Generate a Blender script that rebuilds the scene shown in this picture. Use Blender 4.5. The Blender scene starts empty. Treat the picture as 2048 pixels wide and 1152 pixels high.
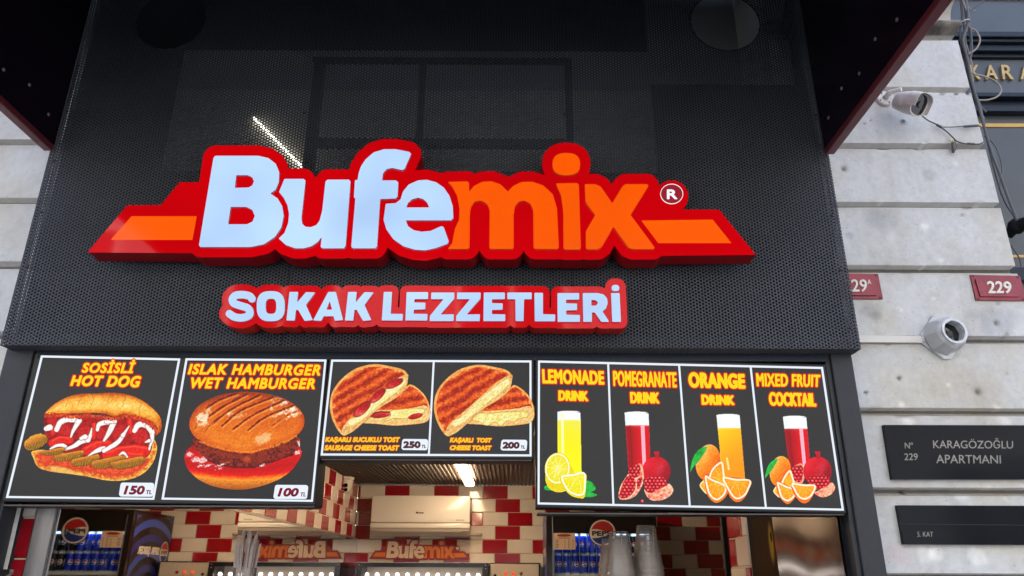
import bpy, bmesh, math, random
import numpy as np
from mathutils import Vector, Matrix

random.seed(7)
rng = np.random.default_rng(7)
S = bpy.context.scene
COL = S.collection
R = math.radians

# ------------------------------------------------------------------ camera, sky, sun, exposure
D, EYE, F, PITCH, ROLL = 1.95, 1.60, 1500.0, R(20.9), R(0.25)
_f = np.array([0, math.cos(PITCH), math.sin(PITCH)])
_r = np.array([1.0, 0, 0])
_u = np.array([0, -math.sin(PITCH), math.cos(PITCH)])
CR = math.cos(ROLL) * _r + math.sin(ROLL) * _u
CU = -math.sin(ROLL) * _r + math.cos(ROLL) * _u
CP = np.array([0, -D, EYE])
cam_data = bpy.data.cameras.new('camera')
cam = bpy.data.objects.new('camera', cam_data)
COL.objects.link(cam)
cam_data.sensor_width = 36.0
cam_data.lens = F / 2048 * 36.0
cam_data.clip_start = 0.05
cam_data.clip_end = 500
M4 = Matrix.Identity(4)
for k in range(3):
    M4[k][0], M4[k][1], M4[k][2], M4[k][3] = CR[k], CU[k], -_f[k], CP[k]
cam.matrix_world = M4
S.camera = cam

world = bpy.data.worlds.new('World')
S.world = world
world.use_nodes = True
wn = world.node_tree
sky = wn.nodes.new('ShaderNodeTexSky')
sky.sky_type = 'NISHITA'
sky.sun_disc = False
SUN_EL, SUN_AZ = R(56), R(18)
sky.sun_elevation = SUN_EL
sky.sun_rotation = SUN_AZ
sky.air_density = 1.0
sky.dust_density = 3.0
bg = wn.nodes['Background']
bg.inputs['Strength'].default_value = 0.15
wn.links.new(sky.outputs[0], bg.inputs['Color'])
sun_data = bpy.data.lights.new('sun', 'SUN')
sun_data.energy = 4.5
sun_data.angle = R(0.5)
sun_data.color = (1.0, 0.95, 0.88)
sun = bpy.data.objects.new('sun', sun_data)
COL.objects.link(sun)
sun.location = (2, 6, 9)
_sd = Vector((math.sin(SUN_AZ) * math.cos(SUN_EL), math.cos(SUN_AZ) * math.cos(SUN_EL), math.sin(SUN_EL)))
sun.rotation_euler = _sd.to_track_quat('Z', 'Y').to_euler()
S.view_settings.view_transform = 'Standard'
S.view_settings.look = 'None'
EXPO = 2.5
S.view_settings.exposure = EXPO
S.view_settings.gamma = 1
EM = 1.0 / 2 ** EXPO
S.cycles.max_bounces = 8
S.cycles.transparent_max_bounces = 24
S.cycles.sample_clamp_indirect = 4.0

# ------------------------------------------------------------------ pixel rays onto real planes
def ray(px, py):
    return CR * (px - 1024) + CU * (576 - py) + _f * F
def U(px, py, Y):
    d = ray(px, py); t = (Y - CP[1]) / d[1]
    return CP + d * t
def UX(px, py, X):
    d = ray(px, py); t = (X - CP[0]) / d[0]
    return CP + d * t
def Uarr(P, Y):
    P = np.asarray(P, float)
    d = np.outer(P[:, 0] - 1024, CR) + np.outer(576 - P[:, 1], CU) + _f * F
    t = (Y - CP[1]) / d[:, 1]
    return CP + d * t[:, None]

# ------------------------------------------------------------------ colour and materials
def lin(c):
    c = np.asarray(c, float) / 255.0
    return np.where(c <= 0.04045, c / 12.92, ((c + 0.055) / 1.055) ** 2.4)
def L4(c):
    v = lin(c); return (float(v[0]), float(v[1]), float(v[2]), 1.0)
def mat(name, rgb, rough=0.5, metal=0.0, spec=0.5, noise=0.0, nscale=20.0, bump=0.0, bscale=60.0, coat=0.0, stretch=None, second=None):
    m = bpy.data.materials.new(name); m.use_nodes = True
    nt = m.node_tree; b = nt.nodes['Principled BSDF']
    c = rgb if len(rgb) == 4 else (*rgb, 1.0)
    b.inputs['Base Color'].default_value = c
    b.inputs['Roughness'].default_value = rough
    b.inputs['Metallic'].default_value = metal
    b.inputs['Specular IOR Level'].default_value = spec
    b.inputs['Coat Weight'].default_value = coat
    b.inputs['Coat Roughness'].default_value = 0.05
    if noise or bump:
        tc = nt.nodes.new('ShaderNodeTexCoord')
        mp = nt.nodes.new('ShaderNodeMapping'); nt.links.new(tc.outputs['Object'], mp.inputs[0])
        if stretch: mp.inputs['Scale'].default_value = stretch
    if noise:
        n = nt.nodes.new('ShaderNodeTexNoise'); n.inputs['Scale'].default_value = nscale
        n.inputs['Detail'].default_value = 6; n.inputs['Roughness'].default_value = 0.6
        nt.links.new(mp.outputs[0], n.inputs['Vector'])
        r = nt.nodes.new('ShaderNodeValToRGB')
        c2 = second if second else tuple(max(0, x * (1 - noise)) for x in c[:3])
        r.color_ramp.elements[0].position = 0.3; r.color_ramp.elements[1].position = 0.7
        r.color_ramp.elements[0].color = (*c2[:3], 1)
        r.color_ramp.elements[1].color = c
        nt.links.new(n.outputs['Fac'], r.inputs[0]); nt.links.new(r.outputs[0], b.inputs['Base Color'])
    if bump:
        n2 = nt.nodes.new('ShaderNodeTexNoise'); n2.inputs['Scale'].default_value = bscale; n2.inputs['Detail'].default_value = 4
        nt.links.new(mp.outputs[0], n2.inputs['Vector'])
        bp = nt.nodes.new('ShaderNodeBump'); bp.inputs['Strength'].default_value = bump; bp.inputs['Distance'].default_value = 0.01
        nt.links.new(n2.outputs['Fac'], bp.inputs['Height']); nt.links.new(bp.outputs[0], b.inputs['Normal'])
    return m
def glow(name, rgb255, strength=1.0, rough=0.25, base=0.02, spec=0.5, vary=0.0, vscale=6):
    m = mat(name, (base, base, base), rough, spec=spec)
    nt = m.node_tree; b = nt.nodes['Principled BSDF']
    b.inputs['Emission Color'].default_value = L4(rgb255)
    b.inputs['Emission Strength'].default_value = strength * EM
    if vary:
        tc = nt.nodes.new('ShaderNodeTexCoord')
        n = nt.nodes.new('ShaderNodeTexNoise'); n.inputs['Scale'].default_value = vscale; n.inputs['Detail'].default_value = 1
        nt.links.new(tc.outputs['Object'], n.inputs['Vector'])
        mr = nt.nodes.new('ShaderNodeMapRange'); mr.inputs[1].default_value = 0.3; mr.inputs[2].default_value = 0.7
        mr.inputs[3].default_value = strength * EM * (1 - vary); mr.inputs[4].default_value = strength * EM * (1 + vary)
        nt.links.new(n.outputs['Fac'], mr.inputs[0]); nt.links.new(mr.outputs[0], b.inputs['Emission Strength'])
    return m
def print_mat(name, lit=True, rough=0.3):
    m = mat(name, (0.01, 0.01, 0.01), rough)
    nt = m.node_tree; b = nt.nodes['Principled BSDF']
    a = nt.nodes.new('ShaderNodeAttribute'); a.attribute_name = 'print'
    if lit:
        nt.links.new(a.outputs['Color'], b.inputs['Emission Color']); b.inputs['Emission Strength'].default_value = EM
    else:
        nt.links.new(a.outputs['Color'], b.inputs['Base Color'])
    return m
def clear_mat(name, tint=(1, 1, 1), gloss=0.12, rough=0.03):
    m = bpy.data.materials.new(name); m.use_nodes = True
    nt = m.node_tree; nt.nodes.clear()
    o = nt.nodes.new('ShaderNodeOutputMaterial'); t = nt.nodes.new('ShaderNodeBsdfTransparent'); g = nt.nodes.new('ShaderNodeBsdfGlossy')
    t.inputs[0].default_value = (*tint, 1); g.inputs['Roughness'].default_value = rough
    mx = nt.nodes.new('ShaderNodeMixShader'); fr = nt.nodes.new('ShaderNodeLayerWeight'); fr.inputs[0].default_value = gloss
    nt.links.new(fr.outputs['Fresnel'], mx.inputs[0]); nt.links.new(t.outputs[0], mx.inputs[1]); nt.links.new(g.outputs[0], mx.inputs[2])
    nt.links.new(mx.outputs[0], o.inputs[0])
    return m

# ------------------------------------------------------------------ object helpers
def tag(o, label=None, cat=None, group=None, kind=None):
    if label: o['label'] = label
    if cat: o['category'] = cat
    if group: o['group'] = group
    if kind: o['kind'] = kind
    return o
def thing(name, label, cat, loc=(0, 0, 0), group=None):
    o = bpy.data.objects.new(name, None); COL.objects.link(o)
    o.location = [float(x) for x in loc]; o.empty_display_size = 0.05
    return tag(o, label, cat, group)
def link(name, me, mats, parent=None, smooth=False):
    o = bpy.data.objects.new(name, me); COL.objects.link(o)
    for m in (mats if isinstance(mats, (list, tuple)) else [mats]): me.materials.append(m)
    if parent is not None:
        o.parent = parent
        off = Vector((0, 0, 0)); p = parent
        while p is not None:
            off += p.location; p = p.parent
        o.location = -off
    if smooth:
        me.polygons.foreach_set('use_smooth', [True] * len(me.polygons))
    return o
def from_np(name, V, Q, mi=None):
    V = np.asarray(V, np.float32); Q = np.asarray(Q, np.int32); n = Q.shape[1]
    me = bpy.data.meshes.new(name)
    me.vertices.add(len(V)); me.vertices.foreach_set('co', V.ravel())
    me.loops.add(Q.size); me.loops.foreach_set('vertex_index', Q.ravel())
    me.polygons.add(len(Q)); me.polygons.foreach_set('loop_start', np.arange(0, Q.size, n, dtype=np.int32))
    me.polygons.foreach_set('loop_total', np.full(len(Q), n, np.int32))
    if mi is not None: me.polygons.foreach_set('material_index', np.asarray(mi, np.int32))
    me.update(calc_edges=True); me.validate()
    return me
class MB:
    """collects boxes, tubes and lathes for one mesh"""
    def __init__(s): s.v = []; s.f = []; s.m = []
    def add(s, v, f, mi=0):
        b = len(s.v); s.v += [tuple(map(float, p)) for p in v]; s.f += [tuple(b + i for i in q) for q in f]; s.m += [mi] * len(f); return s
    def box(s, x0, x1, y0, y1, z0, z1, mi=0):
        v = [(x, y, z) for z in (z0, z1) for y in (y0, y1) for x in (x0, x1)]
        return s.add(v, [(0, 2, 3, 1), (4, 5, 7, 6), (0, 1, 5, 4), (2, 6, 7, 3), (0, 4, 6, 2), (1, 3, 7, 5)], mi)
    def bevbox(s, x0, x1, y0, y1, z0, z1, b=0.004, mi=0, seg=2):
        bm = bmesh.new(); bmesh.ops.create_cube(bm, size=1)
        for v in bm.verts:
            v.co = Vector((x0 + (v.co.x + .5) * (x1 - x0), y0 + (v.co.y + .5) * (y1 - y0), z0 + (v.co.z + .5) * (z1 - z0)))
        bmesh.ops.bevel(bm, geom=bm.edges[:], offset=b, segments=seg, affect='EDGES', profile=.5)
        s.add([v.co for v in bm.verts], [[v.index for v in f.verts] for f in bm.faces], mi); bm.free(); return s
    def quadslab(s, c, yf, yb, mi=0):
        """slab whose front outline is four points (px,py) on plane yf and whose back has the same x,z on yb"""
        a = [U(px, py, yf) for px, py in c]; bk = [(p[0], yb, p[2]) for p in a]
        return s.add(a + bk, [(3, 2, 1, 0), (4, 5, 6, 7)] + [(i, (i + 1) % 4, 4 + (i + 1) % 4, 4 + i) for i in range(4)], mi)
    def tube(s, pts, r, n=8, mi=0, caps=True):
        pts = [Vector(p) for p in pts]; k = len(pts); rr = r if isinstance(r, (list, tuple)) else [r] * k
        rings = []; up = None
        for i in range(k):
            t = (pts[min(i + 1, k - 1)] - pts[max(i - 1, 0)]).normalized()
            if up is None: up = Vector((0, 0, 1)) if abs(t.z) < .9 else Vector((1, 0, 0))
            a = t.cross(up).normalized(); b = a.cross(t).normalized(); up = b
            rings += [pts[i] + (a * math.cos(2 * math.pi * j / n) + b * math.sin(2 * math.pi * j / n)) * rr[i] for j in range(n)]
        f = [(i * n + j, i * n + (j + 1) % n, (i + 1) * n + (j + 1) % n, (i + 1) * n + j) for i in range(k - 1) for j in range(n)]
        if caps: f += [tuple(range(n - 1, -1, -1)), tuple((k - 1) * n + j for j in range(n))]
        return s.add(rings, f, mi)
    def lathe(s, prof, axis0, axis, n=24, mi=0):
        """prof: (radius, distance along axis)"""
        ax = Vector(axis).normalized(); a = ax.cross(Vector((0, 0, 1)) if abs(ax.z) < .9 else Vector((1, 0, 0))).normalized(); b = ax.cross(a)
        o = Vector(axis0); v = []
        for r, h in prof:
            v += [o + ax * h + (a * math.cos(2 * math.pi * j / n) + b * math.sin(2 * math.pi * j / n)) * r for j in range(n)]
        k = len(prof)
        f = [(i * n + j, (i + 1) * n + j, (i + 1) * n + (j + 1) % n, i * n + (j + 1) % n) for i in range(k - 1) for j in range(n)]
        return s.add(v, f, mi)
    def build(s, name, mats, parent=None, smooth=False):
        me = bpy.data.meshes.new(name); me.from_pydata(s.v, [], s.f)
        me.polygons.foreach_set('material_index', s.m)
        bm = bmesh.new(); bm.from_mesh(me); bmesh.ops.recalc_face_normals(bm, faces=bm.faces); bm.to_mesh(me); bm.free()
        o = link(name, me, mats, parent)
        if smooth:
            me.polygons.foreach_set('use_smooth', [True] * len(me.polygons))
            me.set_sharp_from_angle(angle=R(40))
        return o

# ------------------------------------------------------------------ signed distance outlines (lettering and cut-out shapes)
def smooth_closed(p, n=8):
    p = np.asarray(p, float); k = len(p); out = []
    for i in range(k):
        a, b, c, d = p[i - 1], p[i], p[(i + 1) % k], p[(i + 2) % k]
        for t in np.linspace(0, 1, n, endpoint=False):
            out.append(.5 * ((2 * b) + (-a + c) * t + (2 * a - 5 * b + 4 * c - d) * t * t + (-a + 3 * b - 3 * c + d) * t ** 3))
    return np.array(out)
def superell(cx, cy, rx, ry, e=2.0, n=64, rot=0):
    t = np.linspace(0, 2 * np.pi, n, endpoint=False); c, s = np.cos(t), np.sin(t)
    x = np.sign(c) * np.abs(c) ** (2 / e) * rx; y = np.sign(s) * np.abs(s) ** (2 / e) * ry
    cr, sr = math.cos(rot), math.sin(rot)
    return np.stack([cx + x * cr - y * sr, cy + x * sr + y * cr], 1)
def segs_of(loops):
    out = []
    for l in loops:
        l = np.asarray(l, float); out.append(np.concatenate([l, np.roll(l, -1, 0)], 1))
    return np.concatenate(out)
class Grid:
    def __init__(s, x0, y0, x1, y1, h):
        s.x0, s.y0, s.h = x0, y0, h
        s.W = int((x1 - x0) / h) + 2; s.H = int((y1 - y0) / h) + 2
        s.xs = x0 + h * np.arange(s.W); s.ys = y0 + h * np.arange(s.H)
    def sdf(s, seg, band=40.0):
        h = s.h; Dm = np.full((s.H, s.W), float(band)); T = np.zeros((s.H, s.W + 1), bool)
        for x1, y1, x2, y2 in seg:
            i0 = max(0, int((min(x1, x2) - band - s.x0) / h)); i1 = min(s.W, int((max(x1, x2) + band - s.x0) / h) + 2)
            j0 = max(0, int((min(y1, y2) - band - s.y0) / h)); j1 = min(s.H, int((max(y1, y2) + band - s.y0) / h) + 2)
            if i0 < i1 and j0 < j1:
                X = s.xs[i0:i1][None, :]; Y = s.ys[j0:j1][:, None]
                dx, dy = x2 - x1, y2 - y1; L = dx * dx + dy * dy + 1e-12
                t = np.clip(((X - x1) * dx + (Y - y1) * dy) / L, 0, 1)
                d = np.hypot(X - x1 - t * dx, Y - y1 - t * dy)
                np.minimum(Dm[j0:j1, i0:i1], d, out=Dm[j0:j1, i0:i1])
            if y1 != y2:
                rows = np.nonzero((s.ys >= min(y1, y2)) & (s.ys < max(y1, y2)))[0]
                if len(rows):
                    xi = x1 + (s.ys[rows] - y1) * (x2 - x1) / (y2 - y1)
                    k = np.clip(np.ceil((xi - s.x0) / h).astype(int), 0, s.W)
                    T[rows, k] ^= True
        ins = np.logical_xor.accumulate(T[:, :s.W], axis=1)
        return np.where(ins, -Dm, Dm)
    def line_sdf(s, pts):
        p = np.asarray(pts, float); X = s.xs[None, :]; Y = s.ys[:, None]; Dm = np.full((s.H, s.W), 1e9)
        for a, b in zip(p[:-1], p[1:]):
            dx, dy = b - a; L = dx * dx + dy * dy + 1e-12
            t = np.clip(((X - a[0]) * dx + (Y - a[1]) * dy) / L, 0, 1)
            np.minimum(Dm, np.hypot(X - a[0] - t * dx, Y - a[1] - t * dy), out=Dm)
        return Dm
    def contours(s, V, lev=0.0):
        V = V - lev; V = np.where(np.abs(V) < 1e-6, 1e-6, V)
        V = V.copy(); V[0], V[-1], V[:, 0], V[:, -1] = 1, 1, 1, 1
        I = V < 0; W = s.W; HW = s.H * W
        c = I[:-1, :-1] * 1 + I[:-1, 1:] * 2 + I[1:, 1:] * 4 + I[1:, :-1] * 8
        jj, ii = np.nonzero((c > 0) & (c < 15)); nx = {}
        tb = {1: [(3, 0)], 2: [(0, 1)], 3: [(3, 1)], 4: [(1, 2)], 5: [(3, 0), (1, 2)], 6: [(0, 2)], 7: [(3, 2)], 8: [(2, 3)], 9: [(2, 0)],
              10: [(0, 1), (2, 3)], 11: [(2, 1)], 12: [(1, 3)], 13: [(1, 0)], 14: [(0, 3)]}
        for j, i in zip(jj.tolist(), ii.tolist()):
            e = (j * W + i, HW + j * W + i + 1, (j + 1) * W + i, HW + j * W + i)
            for a, b in tb[int(c[j, i])]: nx[e[a]] = e[b]
        def pt(e):
            if e < HW:
                j, i = divmod(e, W); a, b = V[j, i], V[j, i + 1]; return s.x0 + s.h * (i + a / (a - b)), s.y0 + s.h * j
            j, i = divmod(e - HW, W); a, b = V[j, i], V[j + 1, i]; return s.x0 + s.h * i, s.y0 + s.h * (j + a / (a - b))
        loops = []
        while nx:
            st, e = nx.popitem(); lp = [pt(st)]
            while e != st and e in nx:
                lp.append(pt(e)); e = nx.pop(e)
            if len(lp) > 5: loops.append(simplify(np.array(lp), s.h * 0.16))
        return [l for l in loops if len(l) > 3]
def simplify(p, tol):
    k = len(p); far = int(np.argmax(np.hypot(*(p - p[0]).T))); keep = np.zeros(k + 1, bool); keep[[0, far, k]] = True
    q = np.vstack([p, p[:1]]); st = [(0, far), (far, k)]
    while st:
        a, b = st.pop()
        if b - a < 2: continue
        d = q[b] - q[a]; L = np.hypot(*d) + 1e-12; w = q[a + 1:b] - q[a]
        e = np.abs(w[:, 0] * d[1] - w[:, 1] * d[0]) / L; m = int(np.argmax(e))
        if e[m] > tol: keep[a + 1 + m] = True; st += [(a, a + 1 + m), (a + 1 + m, b)]
    return q[:-1][keep[:-1]]
def blur(A, n):
    for _ in range(n):
        A = (np.pad(A, ((1, 1), (0, 0)), 'edge')[:-2] + A * 2 + np.pad(A, ((1, 1), (0, 0)), 'edge')[2:]) / 4
        A = (np.pad(A, ((0, 0), (1, 1)), 'edge')[:, :-2] + A * 2 + np.pad(A, ((0, 0), (1, 1)), 'edge')[:, 2:]) / 4
    return A
def fill2d(loops):
    cu = bpy.data.curves.new('c', 'CURVE'); cu.dimensions = '2D'; cu.fill_mode = 'FRONT'
    for l in loops:
        sp = cu.splines.new('POLY'); sp.points.add(len(l) - 1); sp.use_cyclic_u = True
        w = np.zeros((len(l), 4)); w[:, 0] = l[:, 0]; w[:, 1] = -l[:, 1]; w[:, 3] = 1
        sp.points.foreach_set('co', w.ravel())
    o = bpy.data.objects.new('c', cu); me = o.to_mesh()
    V = np.array([v.co[:2] for v in me.vertices]); V[:, 1] *= -1
    T = [tuple(p.vertices) for p in me.polygons]
    o.to_mesh_clear(); bpy.data.objects.remove(o); bpy.data.curves.remove(cu)
    return V, T
def plate(name, loops, yf, yb, mats, parent=None, to3=None, bevel=0.0):
    """cut-out: outline loops in pixels laid on the plane y=yf and given real thickness back to yb"""
    to3 = to3 or (lambda P, y: Uarr(P, y))
    cv, tri = fill2d(loops)
    P = np.concatenate(loops); n = len(P); Fv = to3(P, yf); Bv = Fv.copy(); Bv[:, 1] = yb
    Cf = to3(cv, yf); Cb = Cf.copy(); Cb[:, 1] = yb; k0 = len(cv)
    v = [tuple(x) for x in np.concatenate([Fv, Bv, Cf, Cb])]; f = []; mi = []; o = 0
    two = isinstance(mats, (list, tuple)) and len(mats) > 1
    for l in loops:
        k = len(l)
        for i in range(k):
            f.append((o + i, o + (i + 1) % k, n + o + (i + 1) % k, n + o + i)); mi.append(1 if two else 0)
        o += k
    f += [tuple(2 * n + i for i in t) for t in tri]; mi += [0] * len(tri)
    f += [tuple(2 * n + k0 + i for i in reversed(t)) for t in tri]; mi += [1 if two else 0] * len(tri)
    me = bpy.data.meshes.new(name); me.from_pydata(v, [], f); me.polygons.foreach_set('material_index', mi)
    bm = bmesh.new(); bm.from_mesh(me); bmesh.ops.remove_doubles(bm, verts=bm.verts, dist=1e-6); bmesh.ops.recalc_face_normals(bm, faces=bm.faces); bm.to_mesh(me); bm.free()
    return link(name, me, mats, parent)
_dg = None
_txt = {}
def text_segs(s, shear=0.0, space=1.0):
    """outline segments of a word in the built-in font, scaled to the unit box (y down)"""
    k = (s, shear, space)
    if k not in _txt:
        cu = bpy.data.curves.new('t', 'FONT'); cu.body = s; cu.shear = shear; cu.space_character = space; cu.resolution_u = 5
        o = bpy.data.objects.new('t', cu); COL.objects.link(o)
        dg = bpy.context.evaluated_depsgraph_get(); dg.update()
        me = o.evaluated_get(dg).to_mesh()
        co = np.array([v.co[:2] for v in me.vertices]); cnt = {}
        for p in me.polygons:
            vs = list(p.vertices)
            for a, b in zip(vs, vs[1:] + vs[:1]): cnt[(min(a, b), max(a, b))] = cnt.get((min(a, b), max(a, b)), 0) + 1
        e = np.array([k2 for k2, c in cnt.items() if c == 1])
        o.evaluated_get(dg).to_mesh_clear(); bpy.data.objects.remove(o); bpy.data.curves.remove(cu)
        lo, hi = co.min(0), co.max(0); co = (co - lo) / (hi - lo); co[:, 1] = 1 - co[:, 1]
        _txt[k] = np.concatenate([co[e[:, 0]], co[e[:, 1]]], 1)
    return _txt[k]
def bil(q, u, v):
    q = np.asarray(q, float); u = u[:, None]; v = v[:, None]
    return q[0] * (1 - u) * (1 - v) + q[1] * u * (1 - v) + q[2] * u * v + q[3] * (1 - u) * v
def text_grid(s, q, shear=0, space=1.0, h=0.5, pad=6):
    """q: pixel quad TL TR BR BL the word fills"""
    t = text_segs(s, shear, space); a = bil(q, t[:, 0], t[:, 1]); b = bil(q, t[:, 2], t[:, 3]); seg = np.concatenate([a, b], 1)
    x0, y0 = min(a[:, 0].min(), b[:, 0].min()) - pad, min(a[:, 1].min(), b[:, 1].min()) - pad
    x1, y1 = max(a[:, 0].max(), b[:, 0].max()) + pad, max(a[:, 1].max(), b[:, 1].max()) + pad
    g = Grid(x0, y0, x1, y1, h); return g, g.sdf(seg, band=pad + 2)
def text(name, s, q, y, m, parent, bold=0.0, shear=0, space=1.0, h=0.5, thick=0.0008, outline=None, om=None, to3=None, oname='letter_outline'):
    """a word as a real cut-out; bold (px) swells it inside q"""
    q = np.asarray(q, float); c = q.mean(0); w = np.hypot(*(q[1] - q[0])); hh = np.hypot(*(q[3] - q[0]))
    if bold:
        u = (q[1] - q[0]) / w * bold; v = (q[3] - q[0]) / hh * bold
        q = q + np.array([u + v, -u + v, -u - v, u - v])
    g, sd = text_grid(s, q, shear, space, h, pad=6 + (outline or 0) + max(bold, 0))
    sd = blur(sd, 1); o = None
    if outline:
        o = plate(oname, g.contours(sd, bold + outline), y, y + thick, om, parent, to3); y -= 0.0012
    return plate(name, g.contours(sd, bold), y, y + thick, m, parent, to3)
# ------------------------------------------------------------------ printed pictures (a print on a lightbox is flat: colour per vertex)
def vnoise(h, w, cell, seed, octs=4, gain=0.55):
    r = np.random.default_rng(seed); out = np.zeros((h, w)); amp = 1.0; tot = 0
    for o in range(octs):
        c = max(1.0, cell / 2 ** o); gh, gw = int(h / c) + 3, int(w / c) + 3
        g = r.random((gh, gw)); y = np.arange(h) / c; x = np.arange(w) / c
        j, i = y.astype(int), x.astype(int); fy, fx = (y - j)[:, None], (x - i)[None, :]
        fy = fy * fy * (3 - 2 * fy); fx = fx * fx * (3 - 2 * fx)
        a = g[j][:, i] * (1 - fx) + g[j][:, i + 1] * fx; b = g[j + 1][:, i] * (1 - fx) + g[j + 1][:, i + 1] * fx
        out += amp * (a * (1 - fy) + b * fy); tot += amp; amp *= gain
    return out / tot
class Canvas:
    """paints in coordinates (X,Y); picture pixel = o + (X,Y)/s"""
    def __init__(c, x0, y0, x1, y1, s, ox, oy, step=0.9, seed=1):
        c.s, c.ox, c.oy = s, ox, oy
        c.g = Grid(x0, y0, x1, y1, step * s); c.X, c.Y = np.meshgrid(c.g.xs, c.g.ys); c.sh = c.X.shape
        c.rgb = np.zeros((*c.sh, 3)); c.a = np.zeros(c.sh); c.seed = seed
    def n(c, cell, octs=4, gain=.55):
        c.seed += 1; return vnoise(*c.sh, cell / c.g.h, c.seed, octs, gain)
    def poly(c, p, sm=6): return c.g.sdf(segs_of([smooth_closed(p, sm) if sm else np.array(p, float)]), band=400)
    def ell(c, cx, cy, rx, ry, rot=0):
        cr, sr = math.cos(rot), math.sin(rot); x = (c.X - cx) * cr + (c.Y - cy) * sr; y = -(c.X - cx) * sr + (c.Y - cy) * cr
        return (np.hypot(x / rx, y / ry) - 1) * min(rx, ry)
    def line(c, p, r): return c.g.line_sdf(p) - r
    def taper(c, p, r0, r1):
        p = np.asarray(p, float); n = len(p) - 1; Dm = np.full(c.sh, 1e9)
        for k in range(n):
            a, b = p[k], p[k + 1]; dx, dy = b - a; L = dx * dx + dy * dy + 1e-12
            t = np.clip(((c.X - a[0]) * dx + (c.Y - a[1]) * dy) / L, 0, 1); rr = r0 + (r1 - r0) * (k + t) / n
            np.minimum(Dm, np.hypot(c.X - a[0] - t * dx, c.Y - a[1] - t * dy) - rr, out=Dm)
        return Dm
    def put(c, sd, col, alpha=1.0, soft=None, cover=True):
        soft = soft or 1.1 * c.g.h; m = np.clip(.5 - sd / soft, 0, 1) * alpha
        col = np.asarray(col, float); c.rgb = c.rgb * (1 - m[..., None]) + col * m[..., None]
        if cover: c.a = np.maximum(c.a, m)
        return m
    def mix(c, t, *cols):
        t = np.clip(t, 0, 1) * (len(cols) - 1); i = np.minimum(t.astype(int), len(cols) - 2); f = (t - i)[..., None]
        K = np.array(cols, float); return K[i] * (1 - f) + K[i + 1] * f
    def mixk(c, t, stops):
        p = [x[0] for x in stops]; return np.stack([np.interp(t, p, [x[1][k] for x in stops]) for k in range(3)], -1)
    def finish(c, emb=0.0, cell=7.0, sharp=.7, contrast=1.08, keep=None):
        """printed-photo grain: small relief shading, local contrast"""
        if emb:
            h = vnoise(*c.sh, cell * c.s / c.g.h / 1.0, c.seed + 50, 4, .62); h2 = vnoise(*c.sh, 2.6 * c.s / c.g.h, c.seed + 51, 2)
            k = max(1, int(round(1.2 * c.s / c.g.h))); e = (h - np.roll(h, (k, k), (0, 1))) * 3.2 + (h2 - .5) * .35
            e = np.where(keep, 0, e) if keep is not None else e
            c.rgb = c.rgb * (1 + emb * e)[..., None]
        am = (c.a > .5) * 1.0; ab = np.maximum(blur(am, 5), 1e-3); b = np.stack([blur(c.rgb[..., i] * am, 5) / ab for i in range(3)], -1); b = np.where(am[..., None] > 0, b, c.rgb); c.rgb = c.rgb + sharp * (c.rgb - b)
        g = c.rgb.mean(-1, keepdims=True); c.rgb = g + (c.rgb - g) * 1.12; c.rgb = np.clip((c.rgb - 120) * contrast + 120, 2, 255)
        return c
    def build(c, name, y, m, parent, to3=None):
        ok = c.a > .5; q = ok[:-1, :-1] & ok[1:, :-1] & ok[1:, 1:] & ok[:-1, 1:]
        used = np.zeros(c.sh, bool)
        for a in (slice(0, -1), slice(1, None)):
            for b in (slice(0, -1), slice(1, None)): used[a, b] |= q
        idx = np.full(c.sh, -1); idx[used] = np.arange(used.sum())
        P = np.stack([c.ox + c.X[used] / c.s, c.oy + c.Y[used] / c.s], 1)
        V = (to3 or Uarr)(P, y); Q = np.stack([idx[:-1, :-1][q], idx[1:, :-1][q], idx[1:, 1:][q], idx[:-1, 1:][q]], 1)
        me = from_np(name, V, Q); at = me.color_attributes.new('print', 'FLOAT_COLOR', 'POINT')
        rgba = np.ones((len(V), 4), np.float32); rgba[:, :3] = lin(np.clip(c.rgb[used], 0, 255)); at.data.foreach_set('color', rgba.ravel())
        return link(name, me, m, parent)

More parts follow.
